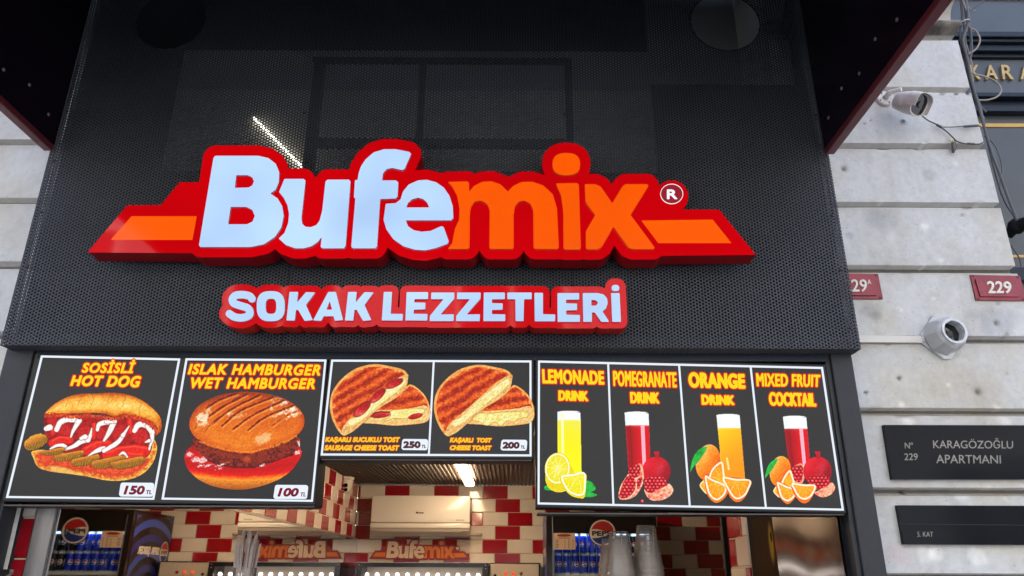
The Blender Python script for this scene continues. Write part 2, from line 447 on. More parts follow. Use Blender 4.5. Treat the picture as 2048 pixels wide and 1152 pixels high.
def paint_hot_dog():
    c = Canvas(60, 100, 1560, 1080, 5.235, 30, 760, seed=11)
    n1, n2, n3 = c.n(26), c.n(90), c.n(12, 3)
    wob = (n1 - .5) * 40
    # bottom bun
    sd = c.poly([(180, 740), (195, 830), (240, 915), (370, 960), (560, 985), (760, 1015), (930, 1050), (1090, 1058), (1230, 1035), (1360, 970), (1450, 860), (1490, 730), (1480, 660), (1440, 620), (1380, 800), (1000, 850), (400, 740)])
    dep = np.clip(-sd / 90, 0, 1)
    col = c.mix(dep * .9 + (n1 - .5) * .9, (236, 190, 96), (214, 120, 52), (196, 62, 36), (224, 96, 52))
    c.put(sd, col)
    c.put(np.maximum(sd, c.poly([(370, 900), (560, 930), (600, 985), (420, 975)])), (226, 180, 100), soft=30)
    # sauce body
    sd = c.poly([(318, 372), (520, 360), (900, 400), (1290, 400), (1440, 470), (1452, 640), (1400, 740), (1390, 800), (1250, 840), (900, 830), (560, 780), (350, 690), (310, 560)])
    col = c.mix(n2 * .6 + n1 * .5, (70, 6, 12), (116, 12, 16), (168, 22, 20), (104, 10, 14))
    c.put(sd, col)
    # sausage knuckles, grainy
    for cx, cy, rx, ry in ((520, 520, 90, 60), (735, 560, 75, 80), (905, 560, 60, 60), (1100, 560, 70, 90), (1310, 590, 90, 80), (400, 440, 60, 50)):
        sd = c.ell(cx, cy, rx, ry, .5); c.put(sd, c.mix(n3 * 1.1, (140, 18, 24), (190, 30, 34), (214, 66, 60)), .85, soft=30)
    # ketchup gloss
    for p, r in (([(400, 500), (395, 560)], 22), ([(830, 470), (820, 600)], 24), ([(1200, 430), (1215, 540)], 26), ([(390, 660), (470, 620), (575, 630)], 38), ([(740, 740), (850, 680), (970, 670)], 44), ([(960, 790), (1080, 740), (1250, 720), (1380, 740)], 46), ([(1180, 790), (1330, 800)], 40)):
        sd = c.line(p, r) + wob * .4; c.put(sd, c.mix(n1, (190, 20, 22), (224, 40, 26), (230, 78, 48)), .9, soft=14)
        c.put(c.line([(x, y - r * .55) for x, y in p], r * .16) + wob * .25, (240, 110, 80), .55, soft=10)
    # mayonnaise
    for p, r, r1 in (([(322, 512), (366, 496)], 24, 32), ([(436, 520), (470, 450), (530, 415), (610, 412), (672, 424)], 26, 34), ([(668, 426), (640, 480), (606, 540), (584, 596)], 32, 10), ([(370, 722), (430, 690), (490, 682), (524, 700)], 12, 26), ([(528, 728), (620, 690), (700, 640), (760, 625)], 18, 32), ([(762, 626), (788, 580), (804, 505)], 30, 6), ([(690, 612), (735, 595)], 16, 26),
                 ([(862, 520), (880, 468), (930, 446), (980, 440)], 20, 30), ([(1030, 436), (1010, 500), (968, 580), (934, 632)], 38, 14), ([(960, 436), (1050, 432)], 24, 22), ([(750, 808), (820, 762), (890, 728), (934, 722)], 8, 30), ([(930, 742), (1020, 690), (1090, 640), (1130, 580)], 22, 24), ([(1130, 580), (1164, 530), (1198, 478)], 24, 6), ([(1252, 530), (1284, 476), (1340, 462), (1400, 484)], 26, 38), ([(1400, 484), (1436, 548), (1436, 620), (1406, 726)], 38, 12), ([(1366, 650), (1404, 636)], 8, 20), ([(1090, 790), (1134, 764), (1172, 806)], 10, 18)):
        sd = c.taper(smooth_open(p) if len(p) > 2 else p, r, r1) + (n2 - .5) * 14
        c.put(sd - 5, (110, 20, 22), .5, soft=14)
        c.put(sd, c.mix(.25 + (-sd / r) * .7 + (n2 - .5) * .4, (206, 168, 150), (242, 232, 226), (255, 253, 250)), soft=12)
    # pickles
    for cx, cy, rx, ry, rot in ((215, 650, 135, 78, -.42), (400, 745, 120, 40, -.14), (560, 790, 165, 52, -.18), (740, 835, 160, 60, -.2), (980, 850, 180, 66, -.2), (1180, 860, 190, 62, -.16)):
        sd = c.ell(cx, cy, rx, ry, rot) + (n1 - .5) * 14
        if cx > 300: sd = np.maximum(sd, -(c.Y - (cy - ry * .55) + (c.X - cx) * .2))
        low = np.clip((c.Y - cy - (c.X - cx) * math.tan(rot)) / ry, -1, 1)
        c.put(sd - 4, (92, 52, 20), .6, soft=16)
        c.put(sd, c.mix(.5 + low * .55 + (n1 - .5) * .35, (216, 158, 62), (196, 128, 44), (150, 98, 26), (124, 88, 24)), soft=10)
        rid = c.line([(cx - rx * .8, cy + ry * .55 - rx * .8 * math.tan(rot)), (cx + rx * .7, cy + ry * .55 + rx * .7 * math.tan(rot))], ry * .34)
        c.put(np.maximum(sd, rid), c.mix((np.sin((c.X * .9 + c.Y * .4) / 7) * .5 + .5) * .6 + n3 * .5, (70, 50, 10), (176, 132, 44), (110, 80, 22)), .9, soft=10)
    # top bun
    P = [(315, 360), (330, 325), (420, 245), (540, 180), (690, 142), (850, 140), (1010, 130), (1180, 150), (1320, 205), (1430, 285), (1510, 370), (1537, 450), (1530, 530), (1490, 575), (1458, 580), (1470, 520), (1400, 440), (1250, 385), (1150, 360), (1040, 385), (900, 350), (700, 350), (560, 355), (420, 355)]
    sd = c.poly(P) + (n1 - .5) * 6; up = np.clip((c.Y - 140) / 260, 0, 1); cx = np.abs(c.X - 900) / 640
    t = .25 + .55 * np.exp(-((c.Y - 255 - cx ** 2 * 90) / 95.0) ** 2) + (n2 - .5) * .35 + (n1 - .5) * .22
    t = t - .38 * np.clip(1 + sd / 46, 0, 1) + (c.n(14, 3) - .5) * .25
    col = c.mix(t, (168, 78, 22), (214, 128, 40), (240, 178, 78), (252, 218, 136))
    c.put(sd - 3, (150, 60, 24), .8, soft=10); c.put(sd, col, soft=6)
    for x, y in ((570, 170), (700, 150), (840, 150), (1000, 140), (1165, 165), (1330, 230)):
        c.put(np.maximum(sd, c.line([(x, y), (x - 16, y + 50), (x - 40, y + 110)], 1.5)), (150, 84, 30), .6, soft=10)
    # torn edge
    edge = [(320, 372), (480, 368), (600, 385), (760, 372), (900, 385), (1040, 405), (1160, 380), (1300, 400), (1420, 460), (1480, 530)]
    sd2 = c.line(edge, 24) + (n3 - .5) * 44; c.put(sd2, c.mix(n3 * 1.2 - .1, (130, 22, 18), (196, 60, 30), (236, 136, 60)), .95, soft=12)
    return c.finish(.13, 5, .9)
def paint_burger():
    c = Canvas(60, 90, 1270, 1080, 4.8, 350, 760, seed=31)
    n1, n2, n3 = c.n(24), c.n(110), c.n(9, 2)
    sd0 = c.poly([(300, 640), (190, 620), (128, 655), (92, 720), (95, 790), (140, 880), (230, 960), (360, 1020), (520, 1052), (680, 1052), (850, 1015), (1010, 950), (1130, 860), (1205, 750), (1218, 690), (1190, 630), (1130, 615), (1050, 640)])
    y = (c.Y - 640 + ((c.X - 650) / 560) ** 2 * 60) / 425
    c.put(sd0, c.mixk(y + (n1 - .5) * .07, [(0, (140, 8, 14)), (.30, (200, 10, 18)), (.50, (178, 8, 14)), (.64, (206, 22, 18)), (.70, (232, 96, 30)), (.76, (240, 150, 52)), (.84, (206, 124, 44)), (1.0, (150, 78, 28))]))
    c.put(np.maximum(sd0 + 12, -(n3 - .74) * 300 + (y < .78) * 300), (110, 52, 20), .5, soft=20)
    # patty
    sd = c.poly([(180, 550), (250, 590), (400, 640), (640, 680), (900, 650), (1100, 590), (1190, 550), (1200, 620), (1130, 710), (960, 770), (760, 830), (560, 830), (400, 800), (280, 740), (180, 640)]) + (n1 - .5) * 20
    c.put(sd, c.mix(n1 * .9 + n3 * .45 - .15, (48, 12, 14), (96, 28, 22), (146, 56, 34), (84, 22, 20)))
    c.put(c.line([(280, 750), (400, 805), (560, 838), (760, 836), (960, 775), (1130, 715)], 9) + (n1 - .5) * 14, (84, 18, 16), .8, soft=14)
    c.put(c.ell(690, 760, 34, 26) + (n3 - .5) * 30, (196, 88, 42), .7, soft=24)
    for x, yy, rx, ry in ((140, 715, 30, 20), (200, 765, 40, 22), (265, 770, 42, 26), (240, 825, 24, 10), (1175, 695, 28, 16), (320, 820, 30, 8), (440, 815, 40, 7), (840, 820, 26, 8), (1190, 610, 12, 24), (430, 850, 20, 6)):
        c.put(c.ell(x, yy, rx, ry, -.3) + (n3 - .5) * 24, (240, 208, 204), .85, soft=12)
    # top bun
    P = [(138, 440), (150, 360), (205, 270), (310, 195), (440, 145), (600, 116), (760, 117), (900, 135), (1040, 175), (1150, 240), (1225, 320), (1243, 400), (1225, 470), (1170, 530), (1080, 580), (960, 625), (830, 665), (740, 690), (620, 688), (480, 665), (350, 625), (240, 580), (170, 520)]
    sd = c.poly(P) + (n3 - .5) * 8
    t = .50 + (c.Y - 400) / 760 * .75 + (n2 - .5) * .3 + (n1 - .5) * .25 - .30 * np.clip(1 + sd / 60, 0, 1)
    c.put(sd - 4, (196, 70, 20), .9, soft=8)
    c.put(sd, c.mix(t, (150, 60, 16), (198, 92, 24), (222, 124, 34), (238, 160, 66)), soft=6)
    c.put(np.maximum(sd, -(n3 - .72) * 260), (170, 78, 24), .4, soft=20)
    lines = [[(300, 270), (430, 190), (600, 125)], [(330, 345), (480, 245), (690, 135)], [(375, 400), (560, 270), (820, 140)], [(450, 440), (640, 290), (940, 165)], [(560, 470), (760, 330), (1050, 195)], [(700, 480), (880, 350), (1150, 240)], [(930, 440), (1060, 350), (1200, 285)], [(195, 470), (240, 380), (300, 320)], [(290, 500), (330, 440), (400, 400)]]
    for k, p in enumerate(lines):
        p = smooth_open(p); w = 9 if k < 6 else 5
        c.put(np.maximum(sd + 8, c.line([(x + 6, y_ + 16) for x, y_ in p], w) + (n1 - .5) * 14), (238, 168, 88), .55, soft=18)
        c.put(np.maximum(sd + 4, c.line(p, w) + (n1 - .5) * 16), (118, 36, 12), .95 if k < 6 else .55, soft=12)
    for x, y_, rx, ry, a in ((260, 360, 50, 40, .8), (270, 420, 40, 26, .8), (320, 295, 26, 20, .6), (1140, 280, 70, 16, .9), (1160, 330, 60, 12, .8), (1010, 175, 50, 12, .7), (850, 560, 80, 40, .5), (930, 280, 20, 20, .6), (985, 335, 30, 8, .8), (520, 320, 26, 12, .7), (1100, 200, 40, 12, .7), (640, 335, 40, 8, .5), (1060, 220, 60, 8, .5)):
        c.put(np.maximum(c.ell(x, y_, rx, ry, -.35) + (n1 - .5) * 60, sd + 14), (252, 236, 214), a, soft=26)
    low = [(240, 590), (360, 635), (480, 672), (620, 692), (740, 694), (830, 668), (960, 632), (1080, 588), (1170, 540)]
    c.put(c.line(low, 9) + (n3 - .5) * 22, (240, 140, 40), .75, soft=12)
    return c.finish(.11, 5, .9)
def smooth_open(p, n=10):
    p = np.asarray(p, float); q = np.vstack([2 * p[0] - p[1], p, 2 * p[-1] - p[-2]]); out = []
    for i in range(1, len(q) - 2):
        a, b, c, d = q[i - 1:i + 3]
        for t in np.linspace(0, 1, n, endpoint=False): out.append(.5 * (2 * b + (c - a) * t + (2 * a - 5 * b + 4 * c - d) * t * t + (3 * b - a - 3 * c + d) * t ** 3))
    return np.array(out + [p[-1]])
def paint_toast(dx, dy, sausage, seed):
    c = Canvas(150 + dx, 190 + dy, 1060 + dx, 840 + dy, 4.267, 620, 680, seed=seed)
    T = lambda p: [(x + dx, y + dy) for x, y in p]
    n1, n2, n3 = c.n(20), c.n(70), c.n(9, 2)
    def crust(sd, ang, a, b):
        u = (c.X - dx) * math.cos(ang) + (c.Y - dy) * math.sin(ang)
        st = np.sin(u / a + (n2 - .5) * 3) * .5 + .5
        rim = np.clip(-sd / b, 0, 1)
        t = .02 + .34 * (1 - rim) + .42 * st + (n1 - .5) * .5 + (n3 - .5) * .25
        return c.mix(np.where(rim < .35, .72 + (n1 - .5) * .3, t), (148, 44, 14), (196, 72, 24), (222, 112, 46), (232, 168, 96), (246, 214, 160))
    # lower half
    sd = c.poly(T([(450, 705), (500, 650), (600, 560), (700, 480), (800, 420), (850, 380), (910, 405), (970, 460), (1010, 530), (1026, 600), (1022, 660), (990, 700), (900, 718), (720, 730), (560, 715)]))
    c.put(sd - 3, (196, 130, 70), soft=8); c.put(sd, crust(sd, 1.35, 14, 40))
    face = c.poly(T([(450, 700), (540, 610), (640, 600), (760, 592), (880, 578), (990, 560), (1022, 620), (1018, 665), (985, 698), (900, 712), (720, 726), (560, 712)])) + (n1 - .5) * 16
    c.put(face, c.mix(n1 * .8 + n3 * .4, (196, 134, 70), (228, 186, 120), (240, 214, 160)), soft=8)
    ch = c.poly(T([(690, 610), (800, 592), (960, 590), (960, 620), (860, 650), (800, 668), (720, 665), (640, 690), (690, 650)]) if sausage else T([(500, 625), (640, 622), (800, 610), (960, 612), (960, 650), (900, 660), (850, 690), (790, 680), (740, 725), (690, 690), (620, 725), (560, 690), (500, 670)])) + (n1 - .5) * 12
    c.put(ch - 5, (196, 140, 50), .6, soft=10); c.put(ch, c.mix(n1 * .7 + n2 * .5 - .1, (216, 184, 90), (240, 226, 150), (248, 242, 196)), soft=8)
    if sausage:
        for cx, cy, rx, ry, r in ((600, 640, 85, 26, -.1), (900, 650, 62, 24, -.25)):
            s2 = c.ell(cx + dx, cy + dy, rx, ry, r); c.put(s2, c.mix(n1 * .6 + np.clip(-(c.Y - cy - dy) / 50 + .3, 0, 1) * .6, (130, 20, 26), (178, 40, 40), (216, 100, 84)), soft=8)
        c.put(c.line(T([(540, 625), (600, 612), (680, 615)]), 6), (92, 14, 22), .8, soft=8)
    # upper half
    sd = c.poly(T([(170, 560), (182, 470), (225, 385), (300, 305), (390, 245), (490, 214), (580, 207), (690, 226), (780, 248), (825, 280), (835, 335), (820, 400), (780, 452), (700, 512), (600, 570), (520, 635), (460, 700), (380, 770), (330, 800), (285, 816), (240, 772), (200, 700), (178, 630)]))
    c.put(sd - 6, (96, 46, 20), .5, soft=26); c.put(sd - 3, (226, 176, 116), soft=6); c.put(sd, crust(sd, 1.05, 13, 55))
    face = c.poly(T([(832, 290), (835, 345), (815, 405), (770, 455), (690, 515), (600, 572), (520, 635), (455, 702), (380, 770), (330, 800), (285, 815), (262, 790), (300, 715), (360, 660), (430, 600), (520, 520), (620, 430), (720, 345)])) + (n1 - .5) * 14
    c.put(face, c.mix(n1 * .9 + n3 * .4 - .05, (178, 112, 56), (222, 172, 104), (238, 208, 152)), soft=8)
    ch = c.poly(T([(790, 330), (815, 360), (740, 440), (660, 500), (560, 580), (480, 650), (400, 710), (340, 730), (330, 690), (420, 640), (540, 520), (660, 420), (740, 360)])) + (n1 - .5) * 14
    c.put(ch, c.mix(n1 * .8 + n2 * .4 - .1, (222, 192, 110), (242, 226, 160), (250, 244, 212)), soft=8)
    if sausage:
        for cx, cy, rx, ry, r in ((720, 372, 72, 28, -.45), (580, 475, 76, 30, -.75), (445, 590, 84, 36, -.75)):
            s2 = c.ell(cx + dx, cy + dy, rx, ry, r); c.put(s2 - 4, (110, 20, 20), .8, soft=8)
            c.put(s2, c.mix(n1 * .5 + np.clip((c.Y - cy - dy) / 70 + .4, 0, 1) * .6, (136, 22, 26), (182, 34, 36), (222, 110, 100)), soft=10)
    return c.finish(.14, 5, .9)
def citrus(c, cx, cy, rx, ry, rot, flesh, pith, rind, a0=0, a1=2 * math.pi, nseg=10):
    n = c.n(10, 3); cr, sr = math.cos(rot), math.sin(rot); x = (c.X - cx) * cr + (c.Y - cy) * sr; y = -(c.X - cx) * sr + (c.Y - cy) * cr
    rr = np.hypot(x / rx, y / ry); th = np.arctan2(y / ry, x / rx) % (2 * math.pi)
    wedge = np.where((th >= a0) & (th <= a1), -1, 1) * 50
    if a1 - a0 > 6.2: wedge = np.full(c.sh, -50.0)
    sd = (rr - 1) * min(rx, ry)
    c.put(np.maximum(sd, wedge), rind, soft=5); c.put(np.maximum(sd + min(rx, ry) * .07, wedge), pith, soft=5)
    ray_ = np.abs(np.sin(th * nseg / 2)); fl = np.maximum(sd + min(rx, ry) * .16, wedge)
    c.put(fl, c.mix(rr * .5 + n * .6 - .1, *flesh), soft=5)
    c.put(np.maximum(fl, (ray_ - .07 / np.maximum(rr, .15)) * 40), pith, .7, soft=6)
def half_wedge(c, pts, apex, flesh, pith, rind):
    """cut wedge seen on its flat side: pts outline, rind along the lower arc away from apex"""
    n = c.n(9, 3); sd = c.poly(pts); ax, ay = apex
    r = np.hypot(c.X - ax, c.Y - ay); th = np.arctan2(c.Y - ay, c.X - ax)
    c.put(sd, pith, soft=5)
    fl = sd + 11; c.put(fl, c.mix(r / 190 * .6 + n * .5, *flesh), soft=6)
    c.put(np.maximum(fl, np.abs(np.sin(th * 4.5)) * 60 - 4), pith, .6, soft=8)
    return sd
def pomegranate(c, cx, cy, r):
    n = c.n(40); sd = c.ell(cx, cy, r, r * 1.03)
    lx, ly = (c.X - cx) / r, (c.Y - cy) / r
    c.put(sd, c.mix(.5 - .35 * lx - .3 * ly + (n - .5) * .4, (128, 12, 30), (184, 18, 40), (220, 44, 58)), soft=5)
    c.put(c.ell(cx + r * .25, cy - r * .2, r * .28, r * .5, .4), (232, 110, 110), .35, soft=r * .35)
    for a in (-.7, -.2, .3):
        x0 = cx + r * .05; c.put(c.line([(x0, cy - r * .93), (x0 + a * 24, cy - r * 1.32)], 7), (196, 30, 44), soft=6)
    c.put(c.line([(cx + r * .05, cy - r * .95), (cx + r * .06, cy - r * 1.18)], 13), (180, 22, 40), soft=6)
def arils(c, sd, cell=24):
    g = c.n(8, 2); u = c.X + (np.floor(c.Y / (cell * .8)) % 2) * cell / 2
    x = (u / cell % 1) - .5; y = (c.Y / (cell * .8) % 1) - .5; d = np.hypot(x, y * .9)
    c.put(sd, c.mix(d * 1.5 + (g - .5) * .5, (246, 120, 124), (196, 16, 40), (84, 2, 16)), soft=6)
def pom_cut(c, pts, ins):
    n = c.n(16, 3); sd = c.poly(pts)
    c.put(sd, c.mix(n, (220, 60, 60), (240, 170, 140), (250, 224, 196)), soft=6)
    for p in ins: arils(c, c.poly(p))
def glass(c, q, kind, full):
    """tumbler: q = TL TR BR BL corners; full = level of the drink (0..1 from top)"""
    q = np.array(q, float); n = c.n(60)
    base = c.poly(q, 0); tl, tr, br, bl = q; c.keep = base < 0
    v = (c.Y - tl[1]) / (bl[1] - tl[1]); xl = tl[0] + (bl[0] - tl[0]) * v; xr = tr[0] + (br[0] - tr[0]) * v; u = (c.X - xl) / (xr - xl)
    c.put(base, c.mix(u * .9 + .1 + (n - .5) * .1, (226, 236, 240), (250, 252, 252), (236, 242, 246)), soft=5)
    c.put(c.ell((tl[0] + tr[0]) / 2, tl[1], (tr[0] - tl[0]) / 2, 8), (244, 250, 252), soft=5)
    dr = np.maximum(base, (full - v) * (bl[1] - tl[1]))
    if kind == 'lemon': c.put(dr, c.mix(v * .75 + (n - .5) * .1, (226, 226, 120), (238, 228, 40), (244, 234, 8), (238, 220, 10)), soft=6)
    if kind == 'lemon': c.put(np.maximum(base + 4, np.abs(u - .22) * 150 - 9), (250, 248, 200), .8, soft=8)
    if kind == 'red':
        c.put(dr, c.mix(np.abs(u - .15) * 1.0 + (n - .5) * .1, (150, 8, 26), (214, 12, 36), (190, 8, 30)), soft=6)
        c.put(np.maximum(dr, np.abs(u - .72) * 150 - 12), (250, 190, 204), .9, soft=6)
        c.put(np.maximum(dr, np.abs(u - .2) * 150 - 2), (110, 4, 18), .6, soft=8)
    if kind == 'orange':
        c.put(dr, c.mix(v * 1.0 + (u - .5) * .25, (255, 214, 60), (252, 184, 8), (248, 160, 4), (246, 150, 10)), soft=6)
        c.put(np.maximum(dr, c.line([(1222, 735), (1234, 800)], 7)), (255, 226, 150), .8, soft=6)
    c.put(np.abs(c.ell((tl[0] + tr[0]) / 2, tl[1] + full * (bl[1] - tl[1]), (tr[0] - tl[0]) / 2 - 3, 7)) - 1.5, (255, 255, 240), .35, soft=5, cover=False)
def orange_fruit(c, cx, cy, rx, ry):
    n, n3 = c.n(60), c.n(8, 2); sd = c.ell(cx, cy, rx, ry, .15); lx, ly = (c.X - cx) / rx, (c.Y - cy) / ry
    c.put(sd, c.mix(.62 - .3 * lx - .35 * ly + (n - .5) * .3 + (n3 - .5) * .25, (190, 74, 10), (226, 110, 18), (240, 146, 40), (250, 190, 110)), soft=5)
def leaf(c, p):
    p = np.array(p, float); n = c.n(30); sd = c.poly(p); c.put(sd, c.mix(n * .8 + .1, (18, 110, 40), (40, 170, 70), (90, 200, 100)), soft=5)
OR_FL = ((255, 200, 60), (250, 156, 14), (238, 128, 4)); LE_FL = ((244, 236, 140), (232, 222, 50), (222, 206, 20))
def paint_lemonade():
    c = Canvas(70, 420, 440, 1000, 3.103, 1060, 680, seed=61)
    leaf(c, [(92, 905), (150, 900), (200, 930), (120, 935), (92, 932)]); leaf(c, [(340, 880), (380, 878), (408, 915), (400, 935), (350, 960), (320, 970)]); leaf(c, [(330, 975), (370, 945), (420, 960), (390, 975)])
    glass(c, [(168, 445), (315, 450), (322, 840), (172, 840)], 'lemon', .13)
    sd = c.ell(185, 850, 92, 98, .3); c.put(sd, c.mix(c.n(30) * .8, (214, 196, 20), (238, 222, 60)), soft=5)
    citrus(c, 170, 797, 80, 100, .1, LE_FL, (246, 244, 204), (228, 214, 40))
    sd = c.poly([(192, 850), (210, 920), (255, 968), (310, 984), (338, 978), (348, 900), (340, 825)]); c.put(sd, (226, 208, 30), soft=5)
    half_wedge(c, [(194, 848), (270, 832), (338, 820), (346, 900), (330, 962), (270, 960), (225, 925)], (300, 832), LE_FL, (248, 246, 214), (226, 208, 30))
    return c.finish(0.07, 5, .9, keep=c.keep)
def paint_pomegranate():
    c = Canvas(530, 420, 910, 1030, 3.103, 1060, 680, seed=71)
    glass(c, [(585, 450), (738, 455), (752, 850), (612, 850)], 'red', .2)
    pomegranate(c, 785, 815, 90)
    pom_cut(c, [(690, 768), (640, 790), (600, 840), (562, 900), (547, 960), (560, 990), (610, 990), (660, 965), (700, 900), (706, 840)], [[(615, 800), (670, 772), (686, 800), (670, 850), (620, 850)], [(600, 850), (650, 865), (650, 930), (610, 975), (562, 980), (556, 950)], [(665, 870), (695, 850), (690, 890), (668, 925)]])
    pom_cut(c, [(708, 925), (745, 945), (830, 905), (865, 890), (892, 930), (870, 970), (820, 995), (760, 998), (722, 970)], [])
    arils(c, c.poly([(708, 920), (712, 870), (770, 845), (830, 855), (850, 900), (800, 925), (745, 950)]))
    c.put(c.ell(697, 1000, 11, 12), (214, 40, 60), soft=5); c.put(c.ell(697, 998, 5, 6), (246, 150, 160), .7, soft=5)
    return c.finish(0.10, 5, .9, keep=c.keep)
def paint_orange():
    c = Canvas(975, 430, 1390, 1030, 3.103, 1060, 680, seed=81)
    orange_fruit(c, 1105, 760, 78, 115)
    leaf(c, [(992, 825), (1005, 745), (1035, 690), (1075, 665), (1098, 670), (1060, 735), (1015, 790)])
    glass(c, [(1155, 465), (1303, 467), (1338, 880), (1195, 870)], 'orange', .2)
    half_wedge(c, [(1190, 755), (1130, 800), (1110, 870), (1150, 920), (1210, 900), (1205, 820)], (1190, 870), OR_FL, (252, 232, 190), 0)
    half_wedge(c, [(1050, 905), (1085, 870), (1100, 960)], (1085, 880), OR_FL, (252, 220, 160), 0)
    sd = c.poly([(1088, 840), (1085, 900), (1100, 965), (1140, 1008), (1175, 1008), (1215, 975), (1222, 925)]); c.put(sd, (240, 130, 20), soft=5)
    half_wedge(c, [(1088, 842), (1140, 868), (1195, 890), (1222, 915), (1205, 965), (1160, 995), (1118, 970), (1095, 915)], (1165, 885), OR_FL, (253, 236, 196), 0)
    sd = c.poly([(1210, 855), (1225, 940), (1250, 990), (1290, 1008), (1330, 985), (1362, 925), (1368, 870)]); c.put(sd, (240, 120, 20), soft=5)
    half_wedge(c, [(1196, 852), (1280, 862), (1368, 868), (1355, 935), (1320, 978), (1270, 985), (1225, 925)], (1285, 868), OR_FL, (253, 236, 196), 0)
    return c.finish(0.10, 5, .9, keep=c.keep)
def paint_cocktail():
    c = Canvas(1445, 430, 1910, 1040, 3.103, 1060, 680, seed=91)
    glass(c, [(1567, 476), (1717, 480), (1748, 850), (1615, 850)], 'red', .2)
    orange_fruit(c, 1552, 815, 66, 98); leaf(c, [(1458, 860), (1468, 800), (1490, 760), (1525, 738), (1538, 742), (1505, 800)])
    pom_cut(c, [(1690, 768), (1640, 785), (1618, 830), (1640, 890), (1690, 890), (1710, 830)], [[(1625, 800), (1680, 775), (1695, 820), (1680, 880), (1640, 870)]])
    pomegranate(c, 1785, 815, 90)
    pom_cut(c, [(1730, 900), (1770, 940), (1850, 890), (1880, 885), (1895, 920), (1870, 960), (1820, 978), (1770, 960)], [])
    arils(c, c.poly([(1725, 890), (1745, 850), (1800, 835), (1850, 850), (1862, 890), (1800, 925), (1765, 930)]))
    half_wedge(c, [(1615, 808), (1575, 850), (1560, 900), (1600, 920), (1640, 890)], (1610, 890), OR_FL, (252, 232, 190), 0)
    half_wedge(c, [(1507, 940), (1535, 905), (1550, 980)], (1535, 920), OR_FL, (252, 220, 160), 0)
    sd = c.poly([(1535, 882), (1540, 960), (1580, 1012), (1610, 1018), (1645, 980), (1650, 930)]); c.put(sd, (240, 124, 20), soft=5)
    half_wedge(c, [(1535, 882), (1590, 905), (1648, 928), (1640, 975), (1600, 1002), (1560, 980), (1542, 930)], (1600, 910), OR_FL, (253, 236, 196), 0)
    sd = c.poly([(1628, 892), (1645, 970), (1690, 1014), (1730, 1005), (1760, 960), (1772, 905)]); c.put(sd, (240, 116, 20), soft=5)
    half_wedge(c, [(1625, 890), (1700, 896), (1772, 902), (1755, 960), (1715, 990), (1670, 980), (1640, 935)], (1700, 900), OR_FL, (253, 236, 196), 0)
    return c.finish(0.10, 5, .9, keep=c.keep)
# ------------------------------------------------------------------ materials
M = {}
M['black_sheet'] = mat('black_sheet', (0.072, 0.076, 0.086), 0.55, metal=0.0, spec=0.15, noise=.25, nscale=3)
M['black'] = mat('black', (0.006, 0.006, 0.008), 0.6, spec=.2)
M['cavity'] = mat('cavity', (0.006, 0.006, 0.008), 0.9)
M['frame_grey'] = mat('frame_grey', (0.026, 0.028, 0.033), 0.45, spec=.3, noise=.25, nscale=7, bump=.05, bscale=90)
M['hood_black'] = mat('hood_black', (0.006, 0.007, 0.016), 0.22, spec=.3, noise=.3, nscale=2)
M['hood_side'] = mat('hood_side', (0.012, 0.006, 0.014), 0.20, spec=.4, noise=.3, nscale=2)
M['hood_red'] = mat('hood_red', (0.16, 0.028, 0.035), 0.35, noise=.2, nscale=5)
M['red_face'] = glow('red_face', (208, 0, 8), .92, 0.05, base=.03, spec=.2, vary=.10, vscale=2.5)
M['red_face'].node_tree.nodes['Principled BSDF'].inputs['Base Color'].default_value = (0.04, 0.001, 0.002, 1)
M['red_side'] = mat('red_side', (0.36, 0.003, 0.008), 0.4, spec=.2)
M['letter_white'] = glow('letter_white', (184, 215, 255), 1.04, 0.12, base=.01, spec=.2, vary=.10, vscale=5)
M['letter_orange'] = glow('letter_orange', (255, 92, 0), 1.0, 0.15, base=.004, spec=.15, vary=.06, vscale=4)
M['letter_side_white'] = mat('letter_side_white', (.5, .35, .42), .3)
M['letter_side_orange'] = mat('letter_side_orange', (.6, .1, .01), .3)
M['mark_white'] = glow('mark_white', (250, 250, 252), 1.0, .2)
M['mark_disc'] = glow('mark_disc', (150, 14, 34), 1.0, .2)
M['board_black'] = glow('board_black', (52, 51, 52), 1.0, 0.22, base=.004, spec=.12, vary=.08, vscale=3)
M['board_white'] = glow('board_white', (236, 244, 255), 1.0, 0.25, base=.004, spec=.1)
M['board_yellow'] = glow('board_yellow', (255, 222, 0), 1.0, 0.25, base=.004, spec=.1)
M['board_yellow_soft'] = glow('board_yellow_soft', (255, 206, 20), .95, 0.25, base=.004, spec=.1)
M['board_red'] = glow('board_red', (226, 22, 20), 1.0, 0.25, base=.004, spec=.1)
M['board_maroon'] = glow('board_maroon', (122, 14, 40), 1.0, 0.25, base=.004, spec=.1)
M['board_umber'] = glow('board_umber', (80, 36, 40), 1.0, 0.25, base=.004, spec=.1)
M['picture'] = print_mat('picture'); M['picture'].node_tree.nodes['Principled BSDF'].inputs['Specular IOR Level'].default_value = .1
M['print_paper'] = print_mat('print_paper', lit=False, rough=.35)
M['alu'] = mat('alu', (.35, .33, .32), .35, metal=.8)
M['trim_dim'] = mat('trim_dim', (.07, .06, .055), .45, metal=.4)
M['plate_red'] = mat('plate_red', (0.30, 0.022, 0.04), .42, noise=.35, nscale=25, bump=.15, bscale=60)
M['plate_edge'] = mat('plate_edge', (0.13, 0.016, 0.026), .5)
M['plate_white'] = mat('plate_white', (.72, .68, .58), .5, noise=.15, nscale=60)
M['cctv_white'] = mat('cctv_white', (.76, .74, .70), .45, noise=.6, nscale=26, second=(.50, .44, .39))
M['cctv_clean'] = mat('cctv_clean', (.62, .58, .52), .35)
M['lens'] = mat('lens', (.006, .007, .010), .06, spec=.7)
M['zinc'] = mat('zinc', (.62, .63, .64), .45, metal=.15, noise=.4, nscale=14, bump=.1, bscale=40)
